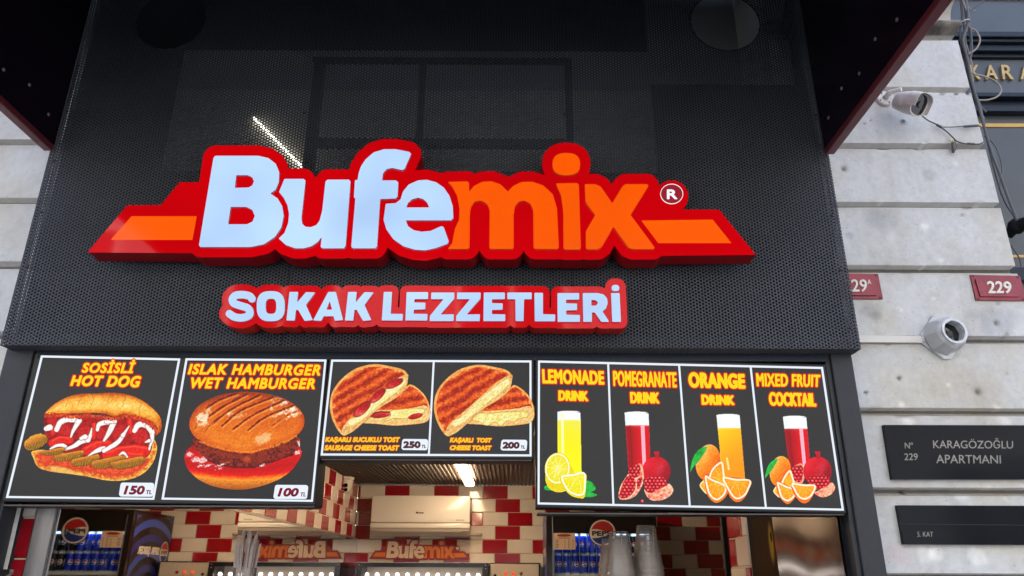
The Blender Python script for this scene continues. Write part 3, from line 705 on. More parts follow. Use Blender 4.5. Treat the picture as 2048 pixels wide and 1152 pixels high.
M['plaque'] = mat('plaque', (.006, .007, .011), .12, spec=.12, noise=.3, nscale=3, bump=.02, bscale=12, stretch=(.3, 1, 2))
M['plaque_text'] = mat('plaque_text', (.27, .25, .21), .5)
M['cable_grey'] = mat('cable_grey', (.09, .085, .085), .55, noise=.3, nscale=30)
M['cable_dark'] = mat('cable_dark', (.045, .042, .045), .5)
M['cable_tan'] = mat('cable_tan', (.28, .23, .18), .55)
M['door_teal'] = mat('door_teal', (.060, .066, .072), .34, noise=.25, nscale=4, bump=.06, bscale=8)
M['door_dark'] = mat('door_dark', (.010, .016, .026), .35, spec=.25)
M['gold'] = mat('gold', (.50, .34, .14), .38, metal=.35, noise=.3, nscale=40)
M['gold_line'] = mat('gold_line', (.55, .33, .07), .5)
M['pink_stucco'] = mat('pink_stucco', (.52, .36, .31), .8, noise=.2, nscale=8)
M['yellow'] = mat('yellow', (.75, .62, .05), .5)
M['tile_white'] = mat('tile_white', (.68, .63, .57), .10, spec=.6, noise=.14, nscale=5, bump=.03, bscale=9)
M['tile_red'] = mat('tile_red', (.33, .006, .014), .10, spec=.6, noise=.25, nscale=5, bump=.03, bscale=9)
M['grout'] = mat('grout', (.50, .42, .33), .8)
M['ceiling_brown'] = mat('ceiling_brown', (.045, .031, .024), .45)
M['tube_light'] = glow('tube_light', (255, 216, 170), 46.0, .3)
M['led'] = glow('led', (255, 245, 236), 9.0, .3)
M['ac_white'] = mat('ac_white', (.74, .72, .68), .16, spec=.55)
M['ac_grey'] = mat('ac_grey', (.44, .40, .38), .10, spec=.6)
M['dark_print'] = mat('dark_print', (.05, .03, .02), .5)
M['sign_red'] = mat('sign_red', (.26, .008, .014), .3)
M['sign_cream'] = mat('sign_cream', (.62, .52, .43), .4)
M['sign_orange'] = mat('sign_orange', (.62, .16, .02), .4)
M['steel'] = mat('steel', (.27, .245, .24), .12, metal=1.0, bump=.07, bscale=4, stretch=(1, 1.0, .5))
M['steel_strip'] = mat('steel_strip', (.20, .19, .185), .35, metal=.7, noise=.5, nscale=9, stretch=(3, 3, .4))
M['steel_dull'] = mat('steel_dull', (.50, .46, .44), .32, metal=.9, noise=.2, nscale=6)
M['mirror'] = mat('mirror', (.80, .79, .78), .015, metal=1.0)
M['machine'] = mat('machine', (.55, .48, .40), .35, metal=.3)
M['lamp_red'] = glow('lamp_red', (255, 70, 20), 1.3, .2)
M['lamp_off'] = mat('lamp_off', (.16, .05, .02), .3)
M['fridge_black'] = mat('fridge_black', (.012, .010, .010), .16, spec=.55)
M['fridge_edge'] = mat('fridge_edge', (.05, .035, .03), .3)
M['fridge_inside'] = mat('fridge_inside', (.62, .68, .70), .4)
M['fridge_led'] = glow('fridge_led', (205, 232, 255), 16.0, .4)
M['glass'] = clear_mat('glass', (.93, .95, .96), .10)
M['cup'] = clear_mat('cup', (.985, .98, .975), .22, .08)
_n = M['cup'].node_tree; _o = [n for n in _n.nodes if n.type == 'OUTPUT_MATERIAL'][0]; _m = _o.inputs[0].links[0].from_node
_d = _n.nodes.new('ShaderNodeBsdfDiffuse'); _d.inputs[0].default_value = (.95, .86, .78, 1); _x = _n.nodes.new('ShaderNodeMixShader'); _x.inputs[0].default_value = .075
_n.links.new(_m.outputs[0], _x.inputs[1]); _n.links.new(_d.outputs[0], _x.inputs[2]); _n.links.new(_x.outputs[0], _o.inputs[0])
M['straw'] = mat('straw', (.52, .43, .38), .55, noise=.3, nscale=40)
M['card'] = mat('card', (.62, .46, .33), .6)
M['counter'] = mat('counter', (.03, .03, .032), .3)
M['floor'] = mat('floor', (.16, .14, .12), .5, noise=.2)
M['asphalt'] = mat('asphalt', (.085, .085, .09), .8, noise=.3, nscale=5)
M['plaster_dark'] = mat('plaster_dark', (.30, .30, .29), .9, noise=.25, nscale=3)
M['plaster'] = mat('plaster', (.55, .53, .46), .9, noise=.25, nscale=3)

def stone_material():
    m = bpy.data.materials.new('weathered_stone'); m.use_nodes = True; nt = m.node_tree; b = nt.nodes['Principled BSDF']
    b.inputs['Roughness'].default_value = .82; b.inputs['Specular IOR Level'].default_value = .3
    tc = nt.nodes.new('ShaderNodeTexCoord')
    def noise(scale, detail, rough, st=(1, 1, 1)):
        mp = nt.nodes.new('ShaderNodeMapping'); mp.inputs['Scale'].default_value = st; nt.links.new(tc.outputs['Object'], mp.inputs[0])
        n = nt.nodes.new('ShaderNodeTexNoise'); n.inputs['Scale'].default_value = scale; n.inputs['Detail'].default_value = detail; n.inputs['Roughness'].default_value = rough
        nt.links.new(mp.outputs[0], n.inputs['Vector']); return n.outputs['Fac']
    def ramp(f, stops):
        r = nt.nodes.new('ShaderNodeValToRGB'); e = r.color_ramp.elements
        e[0].position, e[0].color = stops[0][0], (*stops[0][1], 1); e[1].position, e[1].color = stops[-1][0], (*stops[-1][1], 1)
        for p, c in stops[1:-1]:
            x = e.new(p); x.color = (*c, 1)
        nt.links.new(f, r.inputs[0]); return r.outputs[0]
    def mul(a, c, fac=1.0):
        x = nt.nodes.new('ShaderNodeMix'); x.data_type = 'RGBA'; x.blend_type = 'MULTIPLY'; x.inputs[0].default_value = fac
        nt.links.new(a, x.inputs[6]); nt.links.new(c, x.inputs[7]); return x.outputs[2]
    base = ramp(noise(3.2, 8, .62), [(.28, (.50, .475, .435)), (.5, (.565, .56, .545)), (.72, (.60, .605, .60))])
    blot = ramp(noise(9, 6, .7), [(.28, (.84, .83, .81)), (.42, (.97, .97, .96)), (.7, (1, 1, 1))])
    streak = ramp(noise(7, 5, .6, (1.6, 1, .22)), [(.26, (.82, .81, .79)), (.42, (.98, .98, .98)), (.75, (1, 1, 1))])
    speck = ramp(noise(120, 3, .6), [(.27, (.62, .60, .58)), (.36, (1, 1, 1)), (.8, (1, 1, 1))])
    c = mul(mul(mul(base, blot), streak, .8), speck, .75)
    # worn dirt lines, painted joint shade and white chips are set per vertex with the surface's own damage
    at = nt.nodes.new('ShaderNodeAttribute'); at.attribute_name = 'wear_shade'
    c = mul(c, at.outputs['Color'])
    nt.links.new(c, b.inputs['Base Color'])
    bp = nt.nodes.new('ShaderNodeBump'); bp.inputs['Strength'].default_value = .30; bp.inputs['Distance'].default_value = .004
    nt.links.new(noise(55, 6, .65), bp.inputs['Height']); nt.links.new(bp.outputs[0], b.inputs['Normal'])
    return m
M['stone'] = stone_material()

# ------------------------------------------------------------------ setting: ground, floor
tag(MB().add([(-60, -60, 0), (60, -60, 0), (60, 0.02, 0), (-60, 0.02, 0)], [(0, 1, 2, 3)]).build('pavement', M['asphalt']), kind='structure')
YS = 0.12          # face of the stone wall
XL, XR = -1.234, 0.86   # inside of the shop opening
YB = 4.30          # back wall
ZC = 2.27          # ceiling
tag(MB().add([(-1.4, .02, 0.004), (2.4, .02, 0.004), (2.4, YB + .1, 0.004), (-1.4, YB + .1, 0.004)], [(0, 1, 2, 3)]).build('floor', M['floor'], None), kind='structure')

# ------------------------------------------------------------------ stone walls with sunk joints
GROOVES = [(175, 185), (287, 298), (405, 415), (532, 546), (672, 687), (817, 831), (976, 991), (1147, 1164)]
zg = [(U(1850, a, YS)[2], U(1850, b, YS)[2]) for a, b in GROOVES]
def profile(z):
    """depth of the face behind YS at height z (joints), cornice above"""
    d = 0.0
    for zt, zb in zg:
        if zb <= z <= zt:
            k = (z - zb) / (zt - zb); d = 0.028 if k > .5 else 0.006 + 0.022 * k / .5
    return d
Z79, Z66, Z45, Z42, Z12, Z0 = [U(1885, y, YS)[2] for y in (80, 68, 46, 41, 12, -4)]
def cornice(z):
    if z < Z79: return 0
    if z < Z66: return 0.035
    if z < Z45: return 0.012 - 0.05 * math.sin(math.pi * (z - Z66) / (Z45 - Z66)) ** .6
    if z < Z42: return 0.02
    if z < Z12: return 0.01 - 0.035 * ((z - Z42) / (Z12 - Z42)) ** 2
    if z < Z0 + .03: return -0.05
    return -0.02
def stone_wall(name, label, x0, x1, z0, z1, xr_side=None, seed=1, marks=()):
    r = np.random.default_rng(seed)
    st = .005 if marks else .010
    zs = set(np.arange(z0, 1.5, .03).tolist() + np.arange(1.5, z1, st * 1.2).tolist() + [z1])
    for zt, zb in zg:
        for t in (zb - .006, zb - .001, zb, zb + (zt - zb) * .25, zb + (zt - zb) * .5, zb + (zt - zb) * .54, zt, zt + .0006, zt + .006, (zt + zb) / 2): zs.add(t)
    for k in (Z79, Z66, Z45, Z42, Z12):
        zs.add(k); zs.add(k + .0008)
    zs.update(np.linspace(Z66, Z45, 12).tolist())
    zs = np.array(sorted(z for z in zs if z0 <= z <= z1)); xs = np.linspace(x0, x1, int((x1 - x0) / st) + 1)
    prof = np.array([profile(z) + cornice(z) for z in zs]); nz, nx = len(zs), len(xs)
    nzmap = vnoise(nz, nx, .16 / st, seed) - .5; fine = vnoise(nz, nx, .03 / st, seed + 5, 4) - .5
    Y = YS + prof[:, None] + nzmap * .003 + fine * .0012
    wear_shade = np.ones((nz, nx, 3))
    # dirt in and under the joints, plus shade painted into their deep upper half
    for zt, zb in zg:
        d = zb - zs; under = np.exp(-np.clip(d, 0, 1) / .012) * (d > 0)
        wear_shade *= (1 - under[:, None, None] * .30 * (vnoise(1, nx, .14 / st, seed + 9)[0][None, :, None] * 1.2) * np.array([.8, 1, 1.3]))
        kk = (zs - zb) / (zt - zb); wear_shade = np.where(((kk > .5) & (kk < 1))[:, None, None], wear_shade * np.array([.26, .25, .24]), np.where(((kk >= 0) & (kk <= .5))[:, None, None], wear_shade * np.array([.70, .66, .60]), wear_shade))
    wear_shade *= np.where((zs > Z79)[:, None, None], np.array([.80, .78, .75]), 1)
    wear_shade *= np.where(((zs > Z66) & (zs < Z45))[:, None, None], np.array([.42, .41, .41]) * (1 + 1.0 * fine[..., None] * 2), 1)
    # rain streaks running down from the joints, rust-coloured bloom low on some blocks
    col_ = vnoise(1, nx, .022 / st, seed + 21, 3)[0]; run = np.clip((col_ - .56) * 5, 0, 1)[None, :] * (vnoise(nz, nx, .25 / st, seed + 22) > .46)
    wear_shade *= 1 - .10 * blur(run * 1.0, 4)[..., None] * np.array([.9, 1, 1.15])
    och = np.clip((vnoise(nz, nx, .22 / st, seed + 23, 5) - .54) * 5, 0, 1); wear_shade *= 1 - och[..., None] * np.array([.03, .07, .15])
    wear_shade *= 1 + (vnoise(nz, nx, .012 / st, seed + 24, 3) - .5)[..., None] * .20
    # plugged holes and chips
    for k in range(15 if x1 - x0 > .6 else 8):
        hx, hz = r.uniform(x0, x1), r.uniform(max(z0, 1.5), z1 - .25); rad = r.uniform(.004, .010)
        dd = np.hypot(xs[None, :] - hx, zs[:, None] - hz) / rad; dark = r.random() < .45
        w = np.exp(-dd ** 2)[..., None]; wear_shade = wear_shade * (1 - w * (np.array([.75, .76, .78]) if dark else np.array([-.22, -.22, -.22]))); Y += np.exp(-dd ** 2) * (.006 if dark else -.003)
    for px, py, ra, f_, dz in marks:
        p_ = U(px, py, YS); dd = np.hypot((xs[None, :] - p_[0]) / ra, (zs[:, None] - p_[2]) / (ra * .8)) + fine * 1.6 + nzmap * 1.2; w = np.exp(-np.clip(dd, 0, 9) ** 4)[..., None]
        wear_shade = wear_shade * (1 + w * (np.array(f_) - 1)); Y += np.exp(-np.clip(dd, 0, 9) ** 4) * dz
    # broken arrises and flaked paint along the joints
    for zt, zb in zg:
        for k in range(int((x1 - x0) * 7)):
            hx = r.uniform(x0, x1); ra, rb = r.uniform(.006, .022), r.uniform(.004, .011); e = zt if r.random() < .5 else zb
            dd = np.hypot((xs[None, :] - hx) / ra, (zs[:, None] - e) / rb) + fine * 1.2; w = np.exp(-dd ** 3)[..., None]
            wear_shade = wear_shade * (1 + w * r.choice([.30, .15, -.25])); Y += np.exp(-dd ** 3) * r.uniform(.002, .006)
    X, Z = np.meshgrid(xs, zs); V = np.stack([X, Y, Z], -1).reshape(-1, 3); i = np.arange(nz * nx).reshape(nz, nx)
    Q = np.stack([i[:-1, :-1], i[:-1, 1:], i[1:, 1:], i[1:, :-1]], -1).reshape(-1, 4).tolist()
    W = wear_shade.reshape(-1, 3); n0 = len(V); ex = []; wx = []
    xe = x1 if xr_side is not None else x0
    edge = i[:, -1] if xr_side is not None else None
    if edge is not None:   # return of the corner, set back to the doorway
        rec = np.minimum(prof, .022) * .9
        for s_, yy in ((0, None), (1, YS + .16), (2, xr_side)):
            for k in range(nz):
                p = V[edge[k]].copy()
                if yy is not None: p[1] = yy
                p[0] = x1 - (0 if s_ == 0 else rec[k]); ex.append(p); wx.append(W[edge[k]] * .92)
        for s_ in range(2):
            a = n0 + s_ * nz; b = a + nz
            Q += [[a + k, b + k, b + k + 1, a + k + 1] for k in range(nz - 1)]
        V = np.concatenate([V, ex]); W = np.concatenate([W, wx])
    me = from_np(name, V, np.array(Q)); at = me.color_attributes.new('wear_shade', 'FLOAT_COLOR', 'POINT')
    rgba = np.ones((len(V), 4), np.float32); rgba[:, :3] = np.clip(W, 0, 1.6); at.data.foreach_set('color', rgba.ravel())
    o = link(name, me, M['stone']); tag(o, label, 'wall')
    # solid body behind the face
    MB().box(x0 + .002, x1 - .03, YS + .05, (xr_side or .45), z0, z1).build('wall_core', M['plaster'], o)
    return o
XC = 1.505
# what years have left on the pier: plugs, bolt holes, flaked paint, grey and pink smears
_dk, _mid, _wh, _sm, _pk = (.22, .22, .22), (.62, .61, .60), (1.28, 1.27, 1.25), (.80, .80, .82), (1.0, .90, .91)
MARKS = [(1806, 243, .010, _mid, -.002), (1806, 243, .0055, _dk, -.004), (1798, 756, .0075, _mid, .002), (1799, 757, .0045, _dk, .004), (1732, 785, .0055, _dk, .003), (1797, 620, .0105, _wh, -.002), (1797, 621, .005, _mid, .001), (1866, 598, .0085, _wh, -.002), (1897, 770, .007, _wh, -.001),
         (2014, 747, .0075, _mid, .003), (1880, 522, .010, _wh, -.001), (1995, 607, .007, _mid, .001), (1745, 622, .028, _sm, 0), (1752, 632, .016, _sm, 0), (1805, 807, .012, _wh, .003), (1996, 812, .014, _wh, .003), (1816, 840, .018, _wh, .001), (2010, 842, .020, _wh, .001), (1812, 984, .006, _dk, .006),
         (1850, 1106, .022, _wh, .001), (1875, 1108, .020, _wh, .001), (1960, 1112, .026, _wh, .001), (1795, 1112, .034, _pk, 0), (1741, 241, .004, _dk, .002), (1729, 247, .004, _dk, .002), (1912, 186, .007, _dk, .004), (1935, 187, .006, _dk, .004), (1900, 335, .010, _sm, 0), (1925, 430, .007, _mid, .001), (1855, 350, .030, _sm, 0), (1890, 700, .03, _sm, 0), (1990, 640, .05, _sm, 0), (1760, 440, .05, _sm, 0), (1850, 455, .012, _wh, -.001), (1700, 470, .016, _sm, 0)]
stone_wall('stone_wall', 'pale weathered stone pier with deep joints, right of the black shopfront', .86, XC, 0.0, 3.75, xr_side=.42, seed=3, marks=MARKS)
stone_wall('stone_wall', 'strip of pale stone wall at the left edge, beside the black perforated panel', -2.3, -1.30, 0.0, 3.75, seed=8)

# ------------------------------------------------------------------ perforated fascia
PL, PR = U(0, 690, 0)[0], U(1722, 694, 0)[0]
ZP0, ZP1 = U(860, 694, 0)[2], 3.62
def perf(w, h, p, r, holes=()):
    """flat-topped hexagon cells with a hole each, on a w x h sheet; returns verts (u,v,depth 0/1) and quads"""
    dx = p * math.sqrt(3) / 2; nc = int(w / dx) + 2; nr = int(h / p) + 2
    I, J = np.meshgrid(np.arange(nc), np.arange(nr), indexing='ij'); cx = (I * dx).ravel(); cy = (J * p + (I % 2) * p / 2).ravel()
    keep = np.ones(len(cx), bool)
    for hx, hy, hr in holes: keep &= np.hypot(cx - hx, cy - hy) > hr
    cx, cy = cx[keep], cy[keep]; a = np.arange(6) * math.pi / 3; n = len(cx)
    ox = np.clip(cx[:, None] + np.cos(a) * p / math.sqrt(3), 0, w); oy = np.clip(cy[:, None] + np.sin(a) * p / math.sqrt(3), 0, h)
    ix = np.clip(cx[:, None] + np.cos(a) * r, 0, w); iy = np.clip(cy[:, None] + np.sin(a) * r, 0, h)
    V = np.zeros((n, 18, 3)); V[:, :6, 0] = ox; V[:, :6, 1] = oy; V[:, 6:12, 0] = ix; V[:, 6:12, 1] = iy; V[:, 12:, 0] = ix; V[:, 12:, 1] = iy; V[:, 12:, 2] = 1
    k = np.arange(6); k2 = (k + 1) % 6
    q = np.concatenate([np.stack([k, k2, k2 + 6, k + 6], 1), np.stack([k + 6, k2 + 6, k2 + 12, k + 12], 1)])
    Q = (q[None] + (np.arange(n) * 18)[:, None, None]).reshape(-1, 4)
    return V.reshape(-1, 3), Q
PITCHH, HR = .0098, .0036
fas = thing('perforated_fascia', 'black perforated metal fascia behind the lit red signs, above the menu boards', 'fascia', (0, 0, ZP0))
hc1, hc2 = U(1450, 44, 0), U(342, 42, 0)
XJ = [PL, U(577, 560, 0)[0], U(1146, 560, 0)[0], PR]
for k in range(3):   # three sheets butted side by side
    xa_, xb_ = XJ[k] + (.0012 if k else 0), XJ[k + 1]; oy_ = (0, .0032, -.0015)[k]
    V, Q = perf(xb_ - xa_, ZP1 - ZP0 - (.004 if k else 0), PITCHH, HR, [(hc1[0] - xa_, hc1[2] - ZP0, .112), (hc2[0] - xa_, hc2[2] - ZP0, .112)])
    warp = .0016 * np.sin(V[:, 0] * 5 + k) * np.sin(V[:, 1] * 6 + 2 * k)
    VV = np.stack([xa_ + V[:, 0], V[:, 2] * .0022 + warp + (.0008 if k == 1 else 0), ZP0 + V[:, 1]], 1)
    link('perforated_sheet', from_np('perforated_sheet', VV, Q), M['black_sheet'], fas)
V, Q = perf(PR - PL, .052, PITCHH, HR)
link('bottom_flange', from_np('bottom_flange', np.stack([PL + V[:, 0], .003 + V[:, 1], ZP0 + V[:, 2] * .002], 1), Q), M['black_sheet'], fas)
for xe in (PL, PR):
    V, Q = perf(.115, ZP1 - ZP0, PITCHH, HR)
    link('side_flange', from_np('side_flange', np.stack([xe + (V[:, 2] - .5) * .002, .003 + V[:, 0], ZP0 + V[:, 1]], 1), Q), M['black_sheet'], fas)
for c, rr in ((hc1, .1125), (hc2, .1125)):
    b = MB(); t = np.linspace(0, 2 * np.pi, 49)
    b.tube([(c[0] + math.cos(a) * rr, .001, c[2] + math.sin(a) * rr) for a in t], .0022, 6); b.build('cut_edge', M['frame_grey'], fas, True)
# backing inside the cavity: black boards in place of its darkness, pale wall seen through the holes, steel subframe
zlit0, zlit1 = U(900, 345, .06)[2], U(900, 112, .06)[2]
xa, xb = U(330, 300, .06)[0], U(1310, 300, .06)[0]
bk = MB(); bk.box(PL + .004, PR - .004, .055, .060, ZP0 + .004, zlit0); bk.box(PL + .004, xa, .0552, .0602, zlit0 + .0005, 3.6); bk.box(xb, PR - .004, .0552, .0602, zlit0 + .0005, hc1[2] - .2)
bk.build('cavity_shade_board', M['cavity'], fas)
sf = MB()
def bar(x0, y0, x1, y1, y=.03, d=.022):
    sf.quadslab([(x0, y0), (x1, y0), (x1, y1), (x0, y1)], y, y + d)
for (p0, p1, w) in (((640, 118), (612, 345), 22), ((845, 118), (838, 285), 13), ((1137, 118), (1140, 300), 16)):
    a0, a1 = U(p0[0], p0[1], .03), U(p1[0], p1[1], .03); ww = w / 2 * .00145
    xm_ = (a0[0] + a1[0]) / 2; sf.box(xm_ - ww, xm_ + ww, .03, .052, a1[2], a0[2])
for y, th in ((118, .012), (284, .026)):
    z = U(880, y, .03)[2]; sf.box(U(625, y, .03)[0], U(1140, y, .03)[0], .0295, .0515, z - th / 2, z + th / 2)
sf.build('subframe', M['black'], fas)
cv = thing('cavity_wall', 'pale wall and lamp glimpsed through the perforations above the sign', 'wall', (0, .40, zlit0))
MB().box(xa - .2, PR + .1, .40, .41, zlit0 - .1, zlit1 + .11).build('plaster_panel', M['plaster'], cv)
zr = U(1450, 26, .4)[2]
MB().box(PL, xb, .061, .42, zr, zr + .01).build('cavity_top', M['cavity'], cv)
MB().box(xb + .001, PR - .016, .061, .388, 3.74, 3.75).build('cavity_top', M['cavity'], cv); MB().box(xb + .001, PR - .016, .012, .0605, 3.645, 3.75).build('cavity_front', M['cavity'], cv); MB().box(xb + .001, xb + .010, .061, .399, zr + .0105, 3.7395).build('cavity_end', M['cavity'], cv)  # unseen covers, added to leave a narrow rear gap for a little daylight
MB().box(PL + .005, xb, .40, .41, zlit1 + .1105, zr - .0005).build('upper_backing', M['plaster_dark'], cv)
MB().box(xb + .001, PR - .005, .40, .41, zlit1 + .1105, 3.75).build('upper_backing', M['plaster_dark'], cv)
MB().box(xa + .001, xb - .001, .0553, .0603, zlit1 + .02, 3.6).build('header_shade_board', M['cavity'], cv)  # black sheet put in for the darkness above the lit part
for xe_ in (PL + .005, PR - .015): MB().box(xe_, xe_ + .01, .0605, .399, ZP0 + .05, 3.75).build('cavity_end', M['cavity'], cv)
p0, p1 = U(508, 236, .385), U(606, 336, .385)
tl = MB(); tl.tube([p0, p1], .0045, 10); tl.build('strip_lamp', glow('strip_lamp', (250, 248, 232), 9.0), cv, True)

# ------------------------------------------------------------------ deep hood
zh = U(1650, 310, 0)[2]; hxl, hxr = U(105, 310, 0)[0], U(1650, 310, 0)[0]
hood = thing('hood', 'deep black hood with dark red edges overhanging the fascia', 'canopy', (0, 0, zh))
HD = -1.0
for x, o_ in ((hxl, -1), (hxr, 1)):
    MB().box(min(x, x + o_ * .004), max(x, x + o_ * .004), HD, -.002, zh + .0205, 3.62).build('side_panel', M['hood_side'], hood)
    MB().box(min(x + o_ * .0045, x + o_ * .024), max(x + o_ * .0045, x + o_ * .024), HD, -.002, zh + .0205, 3.62).build('outer_panel', M['hood_red'], hood)
    MB().bevbox(min(x - o_ * .001, x + o_ * .027), max(x - o_ * .001, x + o_ * .027), HD, -.002, zh, zh + .02, .003).build('edge_trim', M['hood_red'], hood)
    for k in range(6):
        yy = -.06 - k * .105
        MB().lathe([(0, .003), (.004, .0025), (.0055, 0)], (x, yy, zh + .09 + .028 * (k % 2)), (-o_, 0, 0), 10).build('bolt', M['alu'], hood, True)
MB().box(hxl - .024, hxr + .024, HD - .01, HD - .001, zh, 3.638).build('front_panel', M['hood_black'], hood)  # front out of view, added and set this far forward to darken the inside
MB().box(hxl - .024, hxr + .024, HD, .004, 3.6205, 3.64).build('top_panel', M['hood_black'], hood)
for xq in XJ[1:3] + [PL + .02, PR - .02]:
    for k in range(6):
        MB().lathe([(0, .0025), (.003, .002), (.0046, 0)], (xq + (.012 if k % 2 else -.012) * (xq in XJ), -.0005, ZP0 + .06 + k * .17), (0, -1, 0), 8).build('screw', M['frame_grey'], fas)
# ------------------------------------------------------------------ big lit sign
def z4(p): return [(150 + x / 2.6786, 260 + y / 2.6786) for x, y in p]
def z5(p): return [(850 + x / 2.6786, 260 + y / 2.6786) for x, y in p]
B_ = [(752, 138), (980, 138), (1035, 150), (1075, 180), (1094, 225), (1092, 280), (1075, 320), (1046, 340), (1085, 366), (1110, 408), (1118, 460), (1106, 520), (1072, 572), (1012, 612), (940, 627), (672, 627), (664, 618), (742, 148)]
B_h1 = [(864, 242), (925, 242), (950, 254), (959, 275), (950, 297), (930, 308), (856, 310)]
B_h2 = [(834, 412), (918, 412), (950, 428), (963, 460), (952, 490), (922, 505), (820, 505)]
u_ = [(1122, 262), (1226, 262), (1235, 272), (1213, 470), (1217, 502), (1234, 518), (1262, 521), (1292, 510), (1311, 485), (1325, 430), (1342, 276), (1352, 266), (1468, 266), (1476, 276), (1450, 620), (1440, 634), (1326, 634), (1316, 626), (1322, 572), (1300, 600), (1268, 622), (1225, 634), (1180, 634), (1130, 616), (1091, 581), (1122, 552), (1142, 500), (1147, 450), (1138, 402), (1118, 362), (1093, 332)]
f_ = [(1500, 268), (1514, 268), (1520, 230), (1532, 195), (1556, 158), (1600, 120), (1655, 103), (1720, 103), (1790, 117), (1801, 128), (1766, 208), (1754, 215), (1700, 203), (1670, 209), (1650, 232), (1645, 270), (1720, 270), (1732, 281), (1728, 356), (1718, 367), (1635, 370), (1618, 622), (1609, 634), (1490, 634), (1480, 625), (1502, 368), (1494, 360)]
e_ = [(1665, 395), (1718, 392), (1744, 372), (1757, 330), (1788, 292), (1838, 270), (1885, 267), (1935, 280), (1975, 308), (2005, 350), (2023, 405), (2027, 470), (2015, 484), (1772, 484), (1784, 516), (1815, 537), (1855, 545), (1905, 541), (1962, 515), (1975, 520), (2003, 598), (1995, 610), (1935, 632), (1875, 645), (1820, 641), (1760, 623), (1706, 585), (1668, 532), (1653, 480)]
e_h = [(1774, 415), (1784, 390), (1806, 371), (1838, 362), (1866, 370), (1886, 388), (1898, 415)]
m_ = [(122, 278), (226, 275), (236, 283), (236, 332), (262, 300), (305, 278), (355, 274), (405, 292), (444, 330), (472, 300), (518, 278), (575, 277), (635, 298), (685, 345), (707, 420), (717, 628), (707, 638), (591, 638), (582, 629), (580, 430), (564, 394), (532, 378), (502, 384), (482, 408), (475, 445), (475, 629), (466, 638), (353, 638), (345, 629), (347, 430), (333, 396), (300, 378), (266, 384), (246, 412), (240, 450), (238, 628), (228, 638), (121, 638), (146, 606), (160, 530), (183, 480), (185, 420), (172, 352), (146, 303)]
i_ = [(702, 286), (815, 284), (824, 293), (835, 631), (827, 641), (750, 641), (742, 632), (741, 440), (729, 350), (708, 305)]
i_d = superell(757, 183, 74, 60, 2.5, 48)
x_ = [(856, 290), (912, 290), (942, 304), (1003, 393), (1058, 302), (1074, 290), (1190, 290), (1198, 298), (1101, 455), (1231, 630), (1222, 639), (1112, 639), (1090, 630), (1009, 518), (948, 624), (926, 640), (870, 640), (862, 632), (862, 542), (912, 456), (860, 386)]
G = Grid(160, 262, 1530, 545, 0.9)
big = thing('lit_sign', 'large lit red sign with white and orange letters and orange side bars', 'sign', U(840, 410, -.09))
LET = [('white', [z4(B_), z4(B_h1), z4(B_h2)]), ('white', [z4(u_)]), ('white', [z4(f_)]), ('white', [z4(e_), z4(e_h)]), ('orange', [z5(m_)]), ('orange', [z5(i_)]), ('orange', [z5(i_d)]), ('orange', [z5(x_)])]
allsd = None
YB1 = -.09
for col, lp in LET:
    # corners softened: outline of the smoothed distance field
    P = np.concatenate(lp); g = Grid(P[:, 0].min() - 5, P[:, 1].min() - 5, P[:, 0].max() + 5, P[:, 1].max() + 5, .5)
    sd = blur(g.sdf(segs_of(lp), 12), 4); is_dot = lp[0] is LET[6][1][0]
    plate('letter_dot' if is_dot else 'letter', g.contours(sd), YB1 - .008, YB1 + .0005, [M['letter_' + col], M['letter_side_' + col]], big)
outer = [lp[0] for _, lp in LET]
sd = np.full((G.H, G.W), 99.0)
for l in outer: sd = np.minimum(sd, G.sdf(segs_of([l]), 40))
sd = sd - 20.5
wing = [z4([(560, 280), (760, 280), (760, 660), (610, 660), (66, 656), (280, 403), (460, 402)]), z5([(1120, 425), (1575, 427), (1773, 669), (1290, 674), (1100, 690)]), z5(superell(1322, 358, 88, 88, 2, 40)), z5([(1200, 300), (1330, 300), (1380, 430), (1200, 460)])]
for l in wing: sd = np.minimum(sd, G.sdf(segs_of([l]), 40))
lp = G.contours(sd); lp.sort(key=lambda l: -len(l))
lp = [l for l in lp if (np.ptp(l[:, 0]) > 400)]
plate('backing', lp, YB1, YB1 + .062, [M['red_face'], M['red_side']], big)
plate('bar', [np.array(z4([(303, 462), (651, 462), (628, 588), (192, 588)]))], YB1 - .0012, YB1 + .0003, [M['letter_orange']], big)
plate('bar', [np.array(z5([(1160, 485), (1541, 480), (1641, 605), (1250, 605)]))], YB1 - .0012, YB1 + .0003, [M['letter_orange']], big)
rg = thing('registered_mark', None, None, (0, 0, 0)); rg.parent = big; rg.location = -Vector(big.location)
rg.location = Vector(U(1343.5, 387.7, YB1)) - Vector(big.location)
cdisc = z5(superell(1322, 342, 61, 54, 2, 48)); c2 = z5(superell(1322, 342, 58, 51, 2, 48)); c2 = np.array(c2)
plate('ring', [np.array(cdisc), c2], YB1 - .0015, YB1 + .0004, [M['mark_white']], rg)
plate('disc', [c2 * 1.0], YB1 - .0008, YB1 + .0004, [M['mark_disc']], rg)
text('character', 'R', z5([(1296, 318), (1352, 318), (1352, 370), (1296, 370)]), YB1 - .002, M['mark_white'], rg, bold=.9, h=.25)
for x in (420, 700, 980, 1240):   # spacers that hold the sign off the fascia
    p = U(x, 470, -.03); MB().lathe([(0, 0), (.008, 0), (.008, .03), (0, .03)], (p[0], -.0285, p[2]), (0, 1, 0), 10).build('spacer', M['alu'], big)

